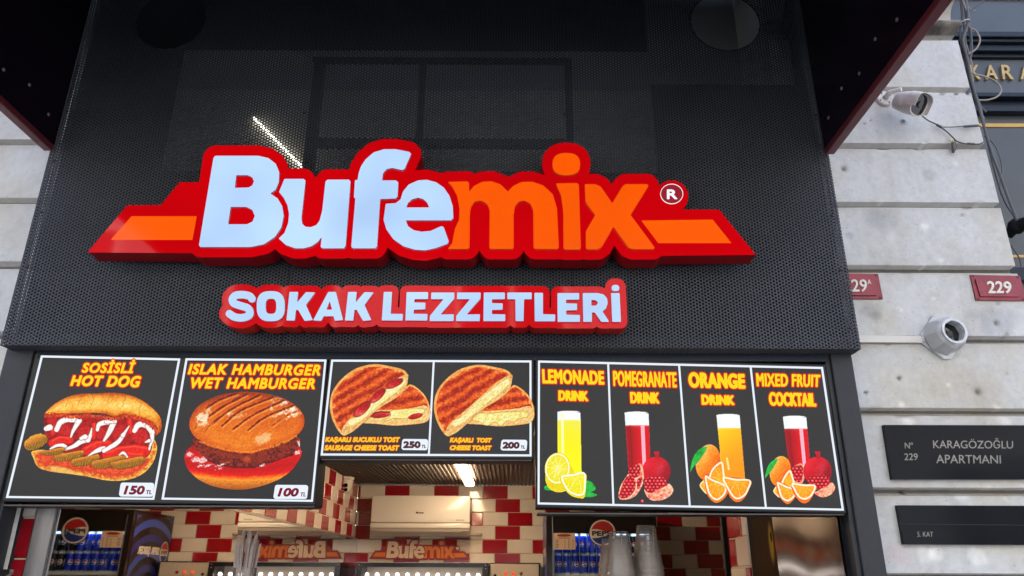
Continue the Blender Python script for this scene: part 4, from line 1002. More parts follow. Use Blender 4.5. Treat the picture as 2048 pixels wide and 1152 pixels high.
# ------------------------------------------------------------------ second lit sign
def a3(p): return [(440 + x / 4.876, 550 + y / 4.876) for x, y in p]
def a4(p): return [(840 + x / 4.763, 550 + y / 4.763) for x, y in p]
K_ = [(678, 165), (762, 165), (752, 268), (838, 167), (928, 170), (838, 292), (905, 440), (825, 447), (762, 340), (740, 340), (728, 445), (648, 443)]
SL = [('S', None), ('O', [a3(superell(495, 304, 137, 147, 2.7, 56)), a3(superell(497, 305, 52, 74, 3, 40))]),
      ('K', [a3(K_)]), ('A', [a3([(1055, 165), (1130, 165), (1200, 440), (1122, 446), (1106, 402), (1010, 402), (988, 446), (908, 443)]), a3([(1070, 255), (1094, 338), (1038, 338)])]),
      ('K', [a3([(x + 571, y) for x, y in K_])]), ('L', [a3([(1597, 165), (1678, 165), (1665, 378), (1784, 380), (1780, 445), (1578, 443)])]),
      ('E', [a3([(1820, 167), (2029, 167), (2029, 235), (1897, 235), (1893, 268), (2004, 270), (2000, 335), (1890, 338), (1888, 378), (2023, 380), (2021, 445), (1808, 443)])]),
      ('Z', [a4([(108, 167), (327, 167), (327, 225), (195, 376), (322, 374), (320, 439), (92, 439), (95, 388), (225, 230), (106, 230)])]),
      ('Z', [a4([(355, 167), (578, 167), (576, 225), (445, 376), (571, 374), (568, 439), (345, 439), (345, 388), (477, 230), (352, 230)])]),
      ('E', [a4([(608, 167), (808, 167), (808, 230), (685, 232), (685, 268), (788, 270), (787, 330), (685, 333), (685, 373), (812, 375), (812, 439), (604, 439)])]),
      ('T', [a4([(832, 167), (1064, 167), (1064, 230), (991, 231), (986, 439), (911, 439), (908, 231), (832, 230)])]),
      ('L', [a4([(1090, 170), (1171, 170), (1171, 373), (1288, 376), (1286, 441), (1094, 441)])]),
      ('E', [a4([(1310, 172), (1516, 172), (1516, 234), (1390, 236), (1390, 270), (1496, 272), (1495, 335), (1392, 338), (1392, 378), (1524, 381), (1523, 446), (1311, 446)])]),
      ('R', [a4([(1550, 172), (1695, 172), (1750, 186), (1782, 222), (1788, 270), (1772, 318), (1738, 346), (1801, 442), (1785, 447), (1728, 446), (1665, 357), (1637, 357), (1637, 446), (1556, 446)]), a4([(1632, 238), (1675, 240), (1698, 264), (1678, 291), (1632, 292)])]),
      ('I', [a4([(1820, 172), (1901, 172), (1914, 446), (1832, 446)])]), ('I', [a4(superell(1862, 124, 36, 30, 2.6, 36))])]
small = thing('lit_sign', 'smaller lit red sign with white capital letters, under the large sign', 'sign', U(850, 620, -.07))
YB2 = -.07
G2 = Grid(425, 545, 1275, 690, .7); sd_all = np.full((G2.H, G2.W), 99.0)
for k, (ch, lp) in enumerate(SL):
    if ch == 'S':
        pts = a3(smooth_open([(312, 232), (284, 204), (215, 192), (152, 200), (121, 236), (136, 276), (200, 300), (268, 322), (292, 362), (276, 398), (210, 418), (140, 408), (92, 378)], 8))
        g = Grid(445, 575, 520, 650, .4); sd = g.line_sdf(pts) - 7.6; sdb = G2.line_sdf(pts) - 7.6
    else:
        P = np.concatenate(lp); g = Grid(P[:, 0].min() - 4, P[:, 1].min() - 4, P[:, 0].max() + 4, P[:, 1].max() + 4, .35)
        sd = g.sdf(segs_of(lp), 10); sdb = G2.sdf(segs_of(lp[:1]), 30)
    plate('letter_dot' if k == len(SL) - 1 else 'letter', g.contours(blur(sd, 5)), YB2 - .007, YB2 + .0005, [M['letter_white'], M['letter_side_white']], small)
    sd_all = np.minimum(sd_all, sdb)
lp = [l for l in G2.contours(sd_all - 13.2) if np.ptp(l[:, 0]) > 300]
plate('backing', lp, YB2, YB2 + .05, [M['red_face'], M['red_side']], small)
for x in (500, 850, 1200):
    p = U(x, 615, -.02); MB().lathe([(0, 0), (.007, 0), (.007, .022), (0, .022)], (p[0], -.021, p[2]), (0, 1, 0), 10).build('spacer', M['alu'], small)

# ------------------------------------------------------------------ shopfront frame
YF_ = .05
fr = thing('shopfront_frame', 'dark grey metal shopfront frame around the menu boards', 'frame', (0, YF_, 0))
lw = U(-40, 900, YF_)[0]; zt = ZP0 + .02
p = MB(); xl0, xl1 = U(14, 692, YF_)[0], U(74, 692, YF_)[0]; p.bevbox(xl0, xl1 - .006, YF_, .30, 0, zt + .03, .004); p.box(xl1 - .0055, xl1 + .004, YF_ + .012, .16, 0.01, zt + .02); p.build('post', M['frame_grey'], fr)
xr0, xr1 = U(1652, 708, YF_)[0], U(1703, 705, YF_)[0]
p = MB(); p.bevbox(xr0 + .012, xr1, YF_, .30, 0, zt + .03, .004); p.box(xr0, xr0 + .0115, YF_ + .010, .16, 0.01, zt + .02); p.build('post', M['frame_grey'], fr)
zb_ = U(860, 719, YF_)[2]
MB().box(xl1 + .0045, xr0 - .0005, YF_ + .004, .28, zb_, zt + .028).build('lintel', M['door_dark'], fr)

# ------------------------------------------------------------------ menu boards
YM = .055
def strip_frame(name, q, w, y, parent):
    q = np.array(q, float); c = q.mean(0)
    def inset(q, w):
        out = []
        for i in range(4):
            a, b, d = q[i - 1], q[i], q[(i + 1) % 4]; e1 = (b - a) / np.hypot(*(b - a)); e2 = (d - b) / np.hypot(*(d - b))
            n1 = np.array([-e1[1], e1[0]]); n2 = np.array([-e2[1], e2[0]]); k = n1 + n2; k = k / np.dot(k, n1)
            out.append(b + k * w)
        return np.array(out)
    return plate(name, [q, inset(q, w)], y - .0012, y - .0001, [M['board_white']], parent)
def menu_board(label, outer, panels, dividers=(), depth=.075):
    o = thing('menu_board', label, 'menu board', U(sum(p[0] for p in outer) / 4, sum(p[1] for p in outer) / 4, YM))
    o['group'] = 'lit menu boards over the counter'
    MB().quadslab(outer, YM + .0003, YM + depth).build('housing', [M['black']], o)
    q = np.array(outer, float); c = q.mean(0); q2 = c + (q - c) * np.array([.992, .986])
    plate('lit_face', [q2], YM - .0010, YM + .0001, [M['board_black']], o)
    for a in panels: strip_frame('white_border', a, 4.0, YM - .001, o)
    for (x0, y0), (x1, y1) in dividers:
        plate('white_divider', [np.array([(x0 - 1.9, y0), (x0 + 1.9, y0), (x1 + 1.9, y1), (x1 - 1.9, y1)])], YM - .0021, YM - .0011, [M['board_white']], o)
    zl = min(U(x, y, YM)[2] for x, y in outer); xs = [U(x, y, YM)[0] for x, y in outer]
    MB().box(min(xs[2:]) + .004, max(xs[2:]) - .004, YM + .006, YM + depth + .008, zl - .004, zl - .0005).build('bottom_trim', M['trim_dim'], o)
    return o
def price(parent, q, digits, dq, tq, m):
    t = thing('price_tag', None, None); t.parent = parent; cc = U(sum(p[0] for p in q) / 4, sum(p[1] for p in q) / 4, YM); t.location = Vector(cc) - Vector(parent.location)
    q = np.array(q, float); P = q
    g = Grid(P[:, 0].min() - 5, P[:, 1].min() - 5, P[:, 0].max() + 5, P[:, 1].max() + 5, .5); c = q.mean(0)
    w = (q - c); w = c + w * (1 - 5.0 / np.abs(w).clip(6))
    sd = g.sdf(segs_of([w]), 12) - 5
    plate('label', g.contours(sd), YM - .0035, YM - .0022, [M['board_white']], t)
    text('figures', digits, dq, YM - .0045, m, t, bold=1.3, shear=.18 if m is M['board_maroon'] else .05, h=.35)
    text('currency', 'TL', tq, YM - .0045, m, t, bold=.35, shear=.1, h=.3)
def w6(p): return [(x / 2.441, 680 + y / 2.441) for x, y in p]
def w7(p): return [(620 + x / 4.267, 680 + y / 4.267) for x, y in p]
def w8(p): return [(1060 + x / 3.103, 680 + y / 3.103) for x, y in p]
YT = YM - .0035
b1 = menu_board('menu board on the left with a hot dog and a burger', [(70, 705), (656, 714), (631, 1011), (3, 1003)],
                [w6([(200, 75), (880, 90), (752, 780), (28, 771)]), w6([(906, 89), (1594, 95), (1527, 790), (788, 779)])])
text('title', 'SOSİSLİ', w6([(402, 96), (664, 94), (657, 163), (398, 160)]), YT, M['board_yellow'], b1, bold=1.0, shear=.22, space=1.12, outline=2.2, om=M['board_red'], oname='title_outline', h=.4)
text('title', 'HOT DOG', w6([(347, 172), (690, 175), (684, 232), (342, 224)]), YT, M['board_yellow'], b1, bold=1.2, shear=.22, space=1.1, outline=2.2, om=M['board_red'], oname='title_outline', h=.4)
text('title', 'ISLAK HAMBURGER', w6([(920, 116), (1566, 120), (1562, 174), (916, 168)]), YT, M['board_yellow'], b1, bold=1.0, shear=.22, space=1.12, outline=2.1, om=M['board_red'], oname='title_outline', h=.4)
text('title', 'WET HAMBURGER', w6([(934, 182), (1538, 186), (1536, 240), (930, 236)]), YT, M['board_yellow'], b1, bold=1.05, shear=.22, space=1.12, outline=2.1, om=M['board_red'], oname='title_outline', h=.4)
paint_hot_dog().build('hot_dog_picture', YM - .0028, M['picture'], b1)
paint_burger().build('burger_picture', YM - .0028, M['picture'], b1)
price(b1, w6([(588, 696), (752, 697), (746, 765), (581, 764)]), '150', w6([(606, 710), (708, 711), (706, 755), (602, 755)]), w6([(713, 733), (742, 733), (740, 753), (712, 753)]), M['board_maroon'])
price(b1, w6([(1342, 707), (1504, 708), (1499, 776), (1335, 776)]), '100', w6([(1358, 721), (1460, 722), (1458, 765), (1354, 765)]), w6([(1467, 744), (1494, 744), (1492, 764), (1465, 764)]), M['board_maroon'])
b2 = menu_board('menu board in the middle with two toasted sandwiches', [(659, 714), (1068, 717), (1067, 918), (638, 916)], [w7([(181, 167), (1890, 174), (1891, 993), (90, 985)])], [(w7([(1056, 180)])[0], w7([(1014, 975)])[0])])
for s_, q in (('KAŞARLI SUCUKLU TOST', [(132, 826), (768, 826), (766, 884), (128, 880)]), ('SAUSAGE CHEESE TOAST', [(126, 896), (764, 898), (760, 944), (120, 942)]), ('KAŞARLI  TOST', [(1196, 830), (1552, 834), (1550, 886), (1192, 884)]), ('CHEESE TOAST', [(1196, 898), (1552, 900), (1550, 942), (1190, 940)])):
    text('caption', s_, w7(q), YT, M['board_yellow_soft'], b2, bold=.8, shear=.16, space=1.06, outline=.85, om=M['board_red'], oname='caption_outline', h=.3)
paint_toast(0, 0, True, 41).build('toast_picture', YM - .0028, M['picture'], b2)
paint_toast(888, 6, False, 51).build('toast_picture', YM - .0028, M['picture'], b2)
price(b2, w7([(786, 844), (1008, 846), (1004, 940), (780, 938)]), '250', w7([(795, 862), (944, 863), (944, 924), (793, 924)]), w7([(952, 894), (990, 894), (990, 922), (952, 922)]), M['board_umber'])
price(b2, w7([(1632, 850), (1854, 852), (1850, 944), (1626, 942)]), '200', w7([(1643, 868), (1789, 869), (1789, 928), (1641, 928)]), w7([(1798, 900), (1836, 900), (1836, 928), (1798, 928)]), M['board_umber'])
b3 = menu_board('menu board on the right with four fruit drinks', [(1070, 715), (1652, 729), (1693, 1027), (1072, 1015)], [w8([(50, 127), (1818, 167), (1949, 1059), (47, 1020)])],
                [(w8([(485, 140)])[0], w8([(518, 1030)])[0]), (w8([(925, 150)])[0], w8([(992, 1035)])[0]), (w8([(1369, 160)])[0], w8([(1465, 1048)])[0])])
for s_, q, bo in (('LEMONADE', [(74, 180), (458, 192), (462, 278), (78, 270)], 1.35), ('DRINK', [(176, 312), (360, 318), (362, 380), (176, 376)], 1.5), ('POMEGRANATE', [(514, 190), (908, 200), (912, 296), (518, 286)], .95), ('DRINK', [(620, 322), (802, 326), (804, 394), (624, 392)], 1.5),
                  ('ORANGE', [(980, 198), (1332, 210), (1338, 304), (986, 296)], 1.9), ('DRINK', [(1062, 338), (1268, 344), (1270, 404), (1066, 402)], 1.6), ('MIXED FRUIT', [(1402, 206), (1802, 216), (1800, 292), (1408, 288)], 1.0), ('COCKTAIL', [(1480, 322), (1772, 330), (1778, 414), (1486, 408)], 1.5)):
    text('title', s_, w8(q), YT, M['board_yellow'], b3, bold=bo, outline=2.2, om=M['board_red'], oname='title_outline', h=.4, space=1.08)
for fn, nm in ((paint_lemonade, 'lemonade_picture'), (paint_pomegranate, 'pomegranate_picture'), (paint_orange, 'orange_picture'), (paint_cocktail, 'cocktail_picture')):
    fn().build(nm, YM - .0028, M['picture'], b3)
# ------------------------------------------------------------------ things on the stone pier
def q6(p): return [(1650 + x / 3.6005, 480 + y / 3.6005) for x, y in p]
def number_plate(label, corners, inner, digits, extra):
    o = thing('number_plate', label, 'number plate', U(sum(c[0] for c in corners) / 4, sum(c[1] for c in corners) / 4, YS - .01), 'house number plates')
    plate('base_plate', [np.array(corners, float)], YS - .006, YS + .004, [M['plate_red'], M['plate_edge']], o)
    P = np.array(inner, float); g = Grid(P[:, 0].min() - 4, P[:, 1].min() - 4, P[:, 0].max() + 4, P[:, 1].max() + 4, .4); c = P.mean(0); d = P - c; w = c + d * (1 - 4 / np.abs(d).clip(6))
    plate('raised_panel', g.contours(g.sdf(segs_of([w]), 10) - 4), YS - .010, YS - .0058, [M['plate_red'], M['plate_edge']], o)
    for s_, q, bo in digits: text('figures', s_, q, YS - .0125, M['plate_white'], o, bold=bo, h=.3, thick=.003)
    for c in corners:
        cc = np.array(corners).mean(0); p = cc + (np.array(c) - cc) * .90
        if p[0] < 2060: a = U(p[0], p[1], YS - .006); MB().lathe([(0, .002), (.003, .0015), (.004, 0)], (a[0], a[1], a[2]), (0, -1, 0), 10).build('screw', M['plate_edge'], o)
    return o
number_plate('red house number plate 229 at the corner of the pale stone pier', q6([(1047, 250), (1404, 258), (1452, 437), (1090, 433)]), q6([(1086, 272), (1378, 276), (1412, 408), (1116, 404)]), [('229', q6([(1165, 295), (1338, 298), (1348, 384), (1176, 384)]), .75)], None)
number_plate('red house number plate 229A half hidden behind the black fascia edge', q6([(60, 238), (382, 244), (418, 424), (86, 422)]), q6([(90, 262), (352, 266), (382, 398), (112, 396)]), [('229', q6([(128, 282), (300, 284), (306, 372), (140, 372)]), .4), ('A', q6([(304, 284), (330, 284), (334, 318), (308, 318)]), .1)], None)

def wall_plaque(label, corners, words, seam=None):
    o = thing('name_plaque', label, 'plaque', U(1900, sum(c[1] for c in corners) / 4, YS - .01), 'dark building plaques')
    MB().quadslab(corners, YS - .014, YS + .004).build('stone_slab', M['plaque'], o)
    for s_, q, bo in words: text('lettering', s_, q, YS - .0148, M['plaque_text'], o, bold=bo, h=.3, thick=.0007)
    if seam:
        a, b = U(*seam[0], YS - .0142), U(*seam[1], YS - .0142); MB().tube([a, b], .0009, 5).build('seam', M['frame_grey'], o)
    return o
def q7(p): return [(1650 + x / 3.2739, 800 + y / 3.2739) for x, y in p]
wall_plaque('dark plaque lettered with the apartment name and number', q7([(384, 163), (1560, 166), (1600, 520), (442, 520)]), [('Nº', q7([(522, 278), (576, 278), (577, 318), (524, 318)]), .05), ('229', q7([(519, 349), (607, 349), (608, 394), (520, 394)]), .1), ('KARAGÖZOĞLU', q7([(706, 245), (1231, 250), (1232, 318), (710, 316)]), 0), ('APARTMANI', q7([(728, 358), (1150, 362), (1153, 416), (730, 414)]), 0)])
wall_plaque('lower dark plaque reading 5. KAT, with a seam across it', q7([(472, 689), (1600, 694), (1640, 950), (518, 946)]), [('5. KAT', q7([(604, 862), (708, 863), (709, 896), (605, 896)]), 0)], (q7([(496, 812)])[0], q7([(1303, 820)])[0]))

cd = thing('conduit', 'white cable conduit running along the joint to the grey lamp housing', 'conduit', U(1780, 678, YS))
MB().quadslab([(1690, 670), (1846, 672), (1846, 685), (1690, 684)], YS - .012, YS + .012).build('trunking', M['cctv_clean'], cd)
MB().box(cd.location[0] + .085, cd.location[0] + .093, YS - .0128, YS + .011, cd.location[2] - .011, cd.location[2] + .012).build('end_clip', M['zinc'], cd)

# grey cast housing, an octagon funnel on a square foot turned 45 degrees
hs = thing('lamp_housing', 'grey metal housing with round dark opening on the stone pier', 'lamp', U(1882, 676, YS))
c0 = np.array(U(1880, 677, YS)); kx = 1 / 725.0
sq = MB(); rr = .064
v = []
for y_ in (YS - .010, YS + .010):
    for k in range(4):
        for dlt in (-.16, .16):
            a = k * math.pi / 2 + dlt + .08; v.append((c0[0] + math.cos(a) * rr, y_, c0[2] + math.sin(a) * rr))
sq.add(v, [tuple(range(8)), tuple(range(15, 7, -1))] + [(i, (i + 1) % 8, 8 + (i + 1) % 8, 8 + i) for i in range(8)]); sq.build('foot', M['zinc'], hs)
ax = Vector((.10, -1, .02)).normalized(); fun = MB()
fun.lathe([(.056, .009), (.053, .022), (.047, .052), (.041, .060), (.031, .060), (.031, .02)], (c0[0] + .001, YS, c0[2] + .0015), ax, 8); fun.build('funnel', M['zinc'], hs)
fl = MB(); fl.lathe([(.0375, .0600), (.0375, .0655), (.0305, .0655), (.0300, .03)], (c0[0] + .001, YS, c0[2] + .0015), ax, 36); fl.build('rim', M['zinc'], hs, True)
MB().lathe([(0, .040), (.0300, .040)], (c0[0] + .001, YS, c0[2] + .0015), ax, 32).build('lens', M['lens'], hs)
MB().bevbox(c0[0] - .004, c0[0] + .012, YS - .046, YS - .036, c0[2] - .009, c0[2] + .009, .001).build('chip', M['fridge_black'], hs)
for k in range(4):
    a = k * math.pi / 2 + .08; MB().lathe([(0, .003), (.003, .0025), (.004, 0)], (c0[0] + math.cos(a) * .049, YS - .010, c0[2] + math.sin(a) * .049), (0, -1, 0), 8).build('screw', M['frame_grey'], hs)

# bullet camera
cam_o = thing('bullet_camera', 'weathered white bullet camera on a round mount on the stone pier', 'camera', U(1768, 198, YS))
b0 = np.array(U(1768, 199, YS)); mt = MB(); mt.lathe([(0, .010), (.024, .010), (.0275, .007), (.0285, .002), (.0285, -.002)], b0, (0, -1, 0), 32); mt.build('base', M['cctv_white'], cam_o, True)
for k in range(4):
    a = k * math.pi / 2 + .5; MB().lathe([(0, .002), (.0024, .0015), (.003, 0)], (b0[0] + .020 * math.cos(a), YS - .0095, b0[2] + .020 * math.sin(a)), (0, -1, 0), 8).build('screw', M['frame_grey'], cam_o)
MB().tube([(b0[0], YS - .012, b0[2]), (b0[0] + .004, YS - .032, b0[2] + .005), (b0[0] + .020, YS - .040, b0[2] + .006), (b0[0] + .032, YS - .052, b0[2] + .003)], [.009, .008, .007, .007], 12).build('arm', M['cctv_white'], cam_o, True)
A = Vector(U(1797, 203, YS - .055)); E = Vector(U(1838, 209, YS - .105)); dirv = (E - A).normalized(); side = dirv.cross(Vector((0, 0, 1))).normalized(); upv = side.cross(dirv)
def sect(c, w, h, n=28, e=3.0):
    P = superell(0, 0, w, h, e, n); return [c + side * p[0] + upv * p[1] for p in P]
L = (E - A).length; KB = 1.42; rings = [(t_, w_ * KB, h_ * KB) for t_, w_, h_ in [(-.012, .003, .003), (-.010, .012, .012), (0, .019, .018), (.35 * L, .0235, .0225), (.75 * L, .0255, .0245), (L, .0262, .025), (L + .002, .0262, .025), (L + .002, .0235, .0225), (L - .006, .0225, .0215)]]
bd = MB(); V = []; n = 28
for t, w, h in rings: V += sect(A + dirv * t, w, h, n)
bd.add(V, [(i * n + j, i * n + (j + 1) % n, (i + 1) * n + (j + 1) % n, (i + 1) * n + j) for i in range(len(rings) - 1) for j in range(n)] + [tuple(range(n))]); bd.build('body', M['cctv_white'], cam_o, True)
vz = MB(); V = sect(A + dirv * (L * .72), .0268 * KB, .0258 * KB, n) + sect(A + dirv * (L + .016), .0272 * KB, .026 * KB, n) + sect(A + dirv * (L + .016), .0258 * KB, .0246 * KB, n) + sect(A + dirv * (L * .72), .0258 * KB, .0246 * KB, n)
half = [j for j in range(n) if not (n * .54 < j < n * .96)]
vz.add(V, [(i * n + j, i * n + (j + 1) % n, ((i + 1) % 4) * n + (j + 1) % n, ((i + 1) % 4) * n + j) for i in range(4) for j in half]); vz.build('visor', M['cctv_white'], cam_o, True)
gl = MB(); V = sect(A + dirv * (L + .0006), .0226 * KB, .0216 * KB, n); gl.add(V, [tuple(range(n))]); gl.build('front_glass', M['lens'], cam_o)
MB().lathe([(0, .004), (.008, .004), (.010, 0)], E + dirv * .001, dirv, 20).build('lens', M['lens'], cam_o, True)
def cable(label, pts, r, m, y=YS - .02, cat='cable', group=None, extra=None, parent=None, name='cable'):
    P = [U(p[0], p[1], p[2] if len(p) > 2 else y) for p in pts]
    Q = np.array(P); S_ = smooth_open(Q, 8)
    mb = MB(); mb.tube([tuple(p) for p in S_], r, 7)
    if parent is not None: return mb.build(name, m, parent, True)
    o = mb.build(name, m, None, True); tag(o, label, cat, group); return o
tail = thing('camera_cable', 'grey cable with plugs and yellow tape hanging from the bullet camera', 'cable', U(1860, 235, YS - .03))
cable('', [(1838, 226, YS - .07), (1855, 240, YS - .03), (1875, 250), (1892, 262), (1906, 275), (1915, 283), (1935, 288), (1958, 288), (1967, 284)], .0022, M['cable_grey'], YS - .012, parent=tail, name='lead')
cable('', [(1886, 254), (1905, 254), (1928, 252), (1945, 251), (1962, 253)], .0016, M['cable_grey'], YS - .012, parent=tail, name='lead')
cable('', [(1908, 278), (1912, 290), (1911, 300), (1906, 302)], .0013, M['cable_grey'], YS - .012, parent=tail, name='lead')
for (x0, y0, x1, y1, r) in ((1872, 249, 1884, 255, .0042), (1926, 253, 1958, 251, .0042), (1906, 284, 1907, 305, .0052), (1933, 287, 1950, 288, .0036)):
    a, b = Vector(U(x0, y0, YS - .012)), Vector(U(x1, y1, YS - .012)); MB().tube([a, a.lerp(b, .1), a.lerp(b, .9), b], [r * .5, r, r, r * .6], 10).build('plug', M['cable_grey'], tail, True)
a = U(1902, 281, YS - .014); MB().tube([a + np.array([-.006, 0, .002]), a + np.array([-.002, -.002, -.003]), a + np.array([.003, 0, .003]), a + np.array([.007, 0, -.001])], .0024, 6).build('tape', M['yellow'], tail)

# ------------------------------------------------------------------ dark doorway surround beyond the corner
YP = .40
dr = thing('door_surround', 'dark painted timber door surround with gold letters, right of the stone pier', 'door surround', (XC + .3, YP, 2.0))
zz = lambda y: U(2000, y, YP)[2]
x0, x1 = XC - .03, 2.7
MB().box(x0, x1, YP, YP + .06, 0, zz(251)).build('panel', M['door_teal'], dr)
MB().box(x0, x1, YP - .004, YP + .06, zz(255), zz(248)).build('gold_band', M['gold_line'], dr)
MB().box(x0, x1, YP + .001, YP + .06, zz(247.5), zz(232)).build('lower_rail', M['door_teal'], dr)
mo = MB()
for ya, yb, pr in ((231.5, 222, .030), (221.5, 215, .018), (214.5, 206, .012), (205.5, 197, .040)):
    mo.bevbox(x0, x1, YP - pr, YP + .06, zz(ya), zz(yb), .003)
mo.build('lower_moulding', M['door_dark'], dr)
MB().box(x0, x1, YP - .002, YP + .06, zz(196.5), zz(120)).build('frieze', M['door_teal'], dr)
mo = MB()
for ya, yb, pr in ((119.5, 113, .016), (112.5, 101, .034), (100.5, 95, .05), (94.5, 84, .062)):
    mo.bevbox(x0, x1, YP - pr, YP + .06, zz(ya), zz(yb), .003)
mo.build('upper_moulding', M['door_dark'], dr)
MB().box(x0, x1, YP - .02, YP + .06, zz(83.5), zz(8)).build('fascia_board', M['door_teal'], dr)
MB().box(x0, x1, YP - .03, YP + .06, zz(7.5), 3.9).build('render_band', M['pink_stucco'], dr)
def q5(p): return [(1840 + x / 4.798, y / 4.798) for x, y in p]
for ch, q in (('K', [(476, 622), (556, 622), (600, 764), (486, 762)]), ('A', [(642, 622), (690, 622), (758, 760), (640, 760)]), ('R', [(768, 620), (868, 620), (916, 758), (800, 758)]), ('A', [(972, 620), (1040, 620), (1100, 758), (958, 758)])):
    q = np.array(q, float); w_ = q[:, 0].mean(); hw = {'K': 44, 'A': 58, 'R': 52}[ch]
    q = np.array([(w_ - hw - 8, 621), (w_ + hw - 8, 621), (w_ + hw + 10, 760), (w_ - hw + 10, 760)])
    text('letter', ch, q5(q.tolist()), YP - .012, M['gold'], dr, bold=.7, h=.35, thick=.010)
zb2 = U(2000, 512, YP)[2]
MB().box(x0, x1, YP - .003, YP + .001, zb2 - .006, zb2 + .003).build('gold_band', M['gold_line'], dr)
MB().bevbox(x0, x1, YP - .022, YP + .001, zz(566), zz(538), .004).build('mid_rail', M['door_dark'], dr)
# lamp arm at the right border
la = thing('wall_lamp_arm', 'black iron lamp arm at the right border beside the stone pier', 'lamp arm', U(2030, 455, .33))
MB().tube([U(2016, 470, .36), U(2030, 454, .33), U(2046, 447, .30), U(2080, 440, .26)], [.017, .018, .020, .021], 14).build('arm', M['black'], la, True)
MB().lathe([(0, .022), (.02, .020), (.027, .008), (.027, -.01), (.02, -.02)], U(2034, 452, .325), (.6, -.4, .5), 18).build('knuckle', M['black'], la, True)
# cables down the corner
CB = [([(1928, -20), (1936, 40), (1926, 80), (1935, 120), (1945, 170), (1958, 215), (1970, 260), (1985, 310), (2000, 350), (2018, 400), (2034, 440)], .0042, 'cable_grey', 'thick grey cable running the whole height of the pier corner'),
      ([(1918, -20), (1924, 30), (1920, 70), (1928, 110), (1940, 165), (1955, 205), (1972, 225)], .0036, 'cable_dark', 'dark cable with a cut end beside the doorway mouldings'),
      ([(1934, -20), (1930, 20), (1938, 60), (1940, 100), (1932, 140), (1948, 190), (1968, 240), (1970, 262), (1990, 345), (2008, 400), (2030, 436)], .0026, 'cable_dark', 'thin dark cable looping beside the pier corner down to the lamp arm'),
      ([(1926, 0), (1938, 35), (1940, 55), (1952, 62), (1960, 80), (1952, 98), (1936, 108)], .0026, 'cable_tan', 'tan cable loop standing out from the bundle above the gold letters'),
      ([(1936, 126), (1944, 146), (1966, 152), (1990, 162), (2002, 178), (1996, 192), (1975, 200), (1950, 200)], .0028, 'cable_tan', 'wide tan cable loop hanging under the gold letters'),
      ([(1932, 86), (1942, 120), (1947, 150), (1944, 180), (1955, 210), (1968, 238), (1966, 256)], .0022, 'cable_tan', 'slim tan cable beside the camera plug'),
      ([(1922, -20), (1934, 20), (1950, 14), (1964, 4), (1980, -14)], .0022, 'cable_dark', 'short dark cable stub bending away at the top of the bundle'),
      ([(1928, 6), (1936, 14), (1944, 20), (1952, 22)], .002, 'cable_tan', 'frayed tan wire end near the top of the bundle'),
      ([(1968, 272), (1984, 284), (1994, 300), (2004, 335), (2000, 370), (2002, 390)], .0018, 'cable_dark', 'thin black wire crossing the bundle in front of the grey door panel'),
      ([(1930, -20), (1940, 50), (1944, 100), (1938, 130), (1946, 175), (1960, 210), (1966, 240), (1972, 275)], .003, 'cable_grey', 'grey cable at the back of the bundle ending beside the camera plug'),
      ([(1921, -20), (1929, 60), (1932, 105), (1938, 150), (1952, 200), (1966, 245)], .0038, 'cable_grey', 'stiff grey cable hugging the stone edge at the top of the pier'),
      ([(2022, 490), (2032, 505), (2040, 520), (2042, 532)], .0022, 'cable_dark', 'short black wire hanging below the lamp arm')]
for k, (p, r, m, lb) in enumerate(CB):
    cable(lb, p, r * 1.1, M[m], YS + .06 + .012 * (k % 3), group='cables at the pier corner')
tb = MB(); a = U(1930, 44, YS + .06); tb.tube([a + np.array([.016 * math.cos(t), .013 * math.sin(t), .003 * math.cos(t)]) for t in np.linspace(0, 6.283, 17)], .002, 5)
tag(tb.build('cable_tie', M['cctv_clean'], None, True), 'pale cable tie around the bundle at the pier corner', 'cable tie')

# ------------------------------------------------------------------ interior shell
def tiled(name, label, u0, u1, z0, z1, place, phase=0.0, seed=1, tw=.1985, th=.1035, core=None):
    """running-bond tiles, bevelled, on grout. place(u, z, d) gives the world point; d is the distance out of the wall"""
    mb = MB(); r = random.Random(seed); rows = int((z1 - z0) / th) + 2; cyc = [0, .5, 1.0, .5]
    for j in range(rows):
        zt = z1 - j * th; zb = max(z0, zt - th)
        if zt - zb < .012: continue
        sh = cyc[j % 4] + phase; i0 = int(math.floor((u0) / tw - 2)) ; i1 = int(u1 / tw + 3)
        for i in range(i0, i1):
            a, b = (i + sh % 2) * tw, (i + 1 + sh % 2) * tw; red = (i % 2 == 0)
            a, b = max(a, u0), min(b, u1)
            if b - a < .012: continue
            g, t, bv = .0014, .007, .004; c = [(a + g, zb + g), (b - g, zb + g), (b - g, zt - g), (a + g, zt - g)]; ci = [(a + g + bv, zb + g + bv), (b - g - bv, zb + g + bv), (b - g - bv, zt - g - bv), (a + g + bv, zt - g - bv)]
            tl_ = r.uniform(-.0006, .0006); tt = r.uniform(-.0006, .0006)
            base = [place(x, z, .001) for x, z in c]; top = [place(x, z, t + (tl_ if k in (0, 3) else -tl_) + (tt if k < 2 else -tt)) for k, (x, z) in enumerate(ci)]
            mb.add(base + top, [(4, 5, 6, 7)] + [(k, (k + 1) % 4, 4 + (k + 1) % 4, 4 + k) for k in range(4)], 1 if red else 0)
    c = [place(u0, z0, .0015), place(u1, z0, .0015), place(u1, z1, .0015), place(u0, z1, .0015)]; d = [place(u0, z0, -.04), place(u1, z0, -.04), place(u1, z1, -.04), place(u0, z1, -.04)]
    w = thing(name, label, 'wall', place((u0 + u1) / 2, z0, 0))
    mb.build('tiling', [M['tile_white'], M['tile_red']], w)
    MB().add(c + d, [(0, 1, 2, 3), (7, 6, 5, 4)] + [(k, 4 + k, 4 + (k + 1) % 4, (k + 1) % 4) for k in range(4)]).build('grout_bed', M['grout'], w)
    return w
XW = 2.25
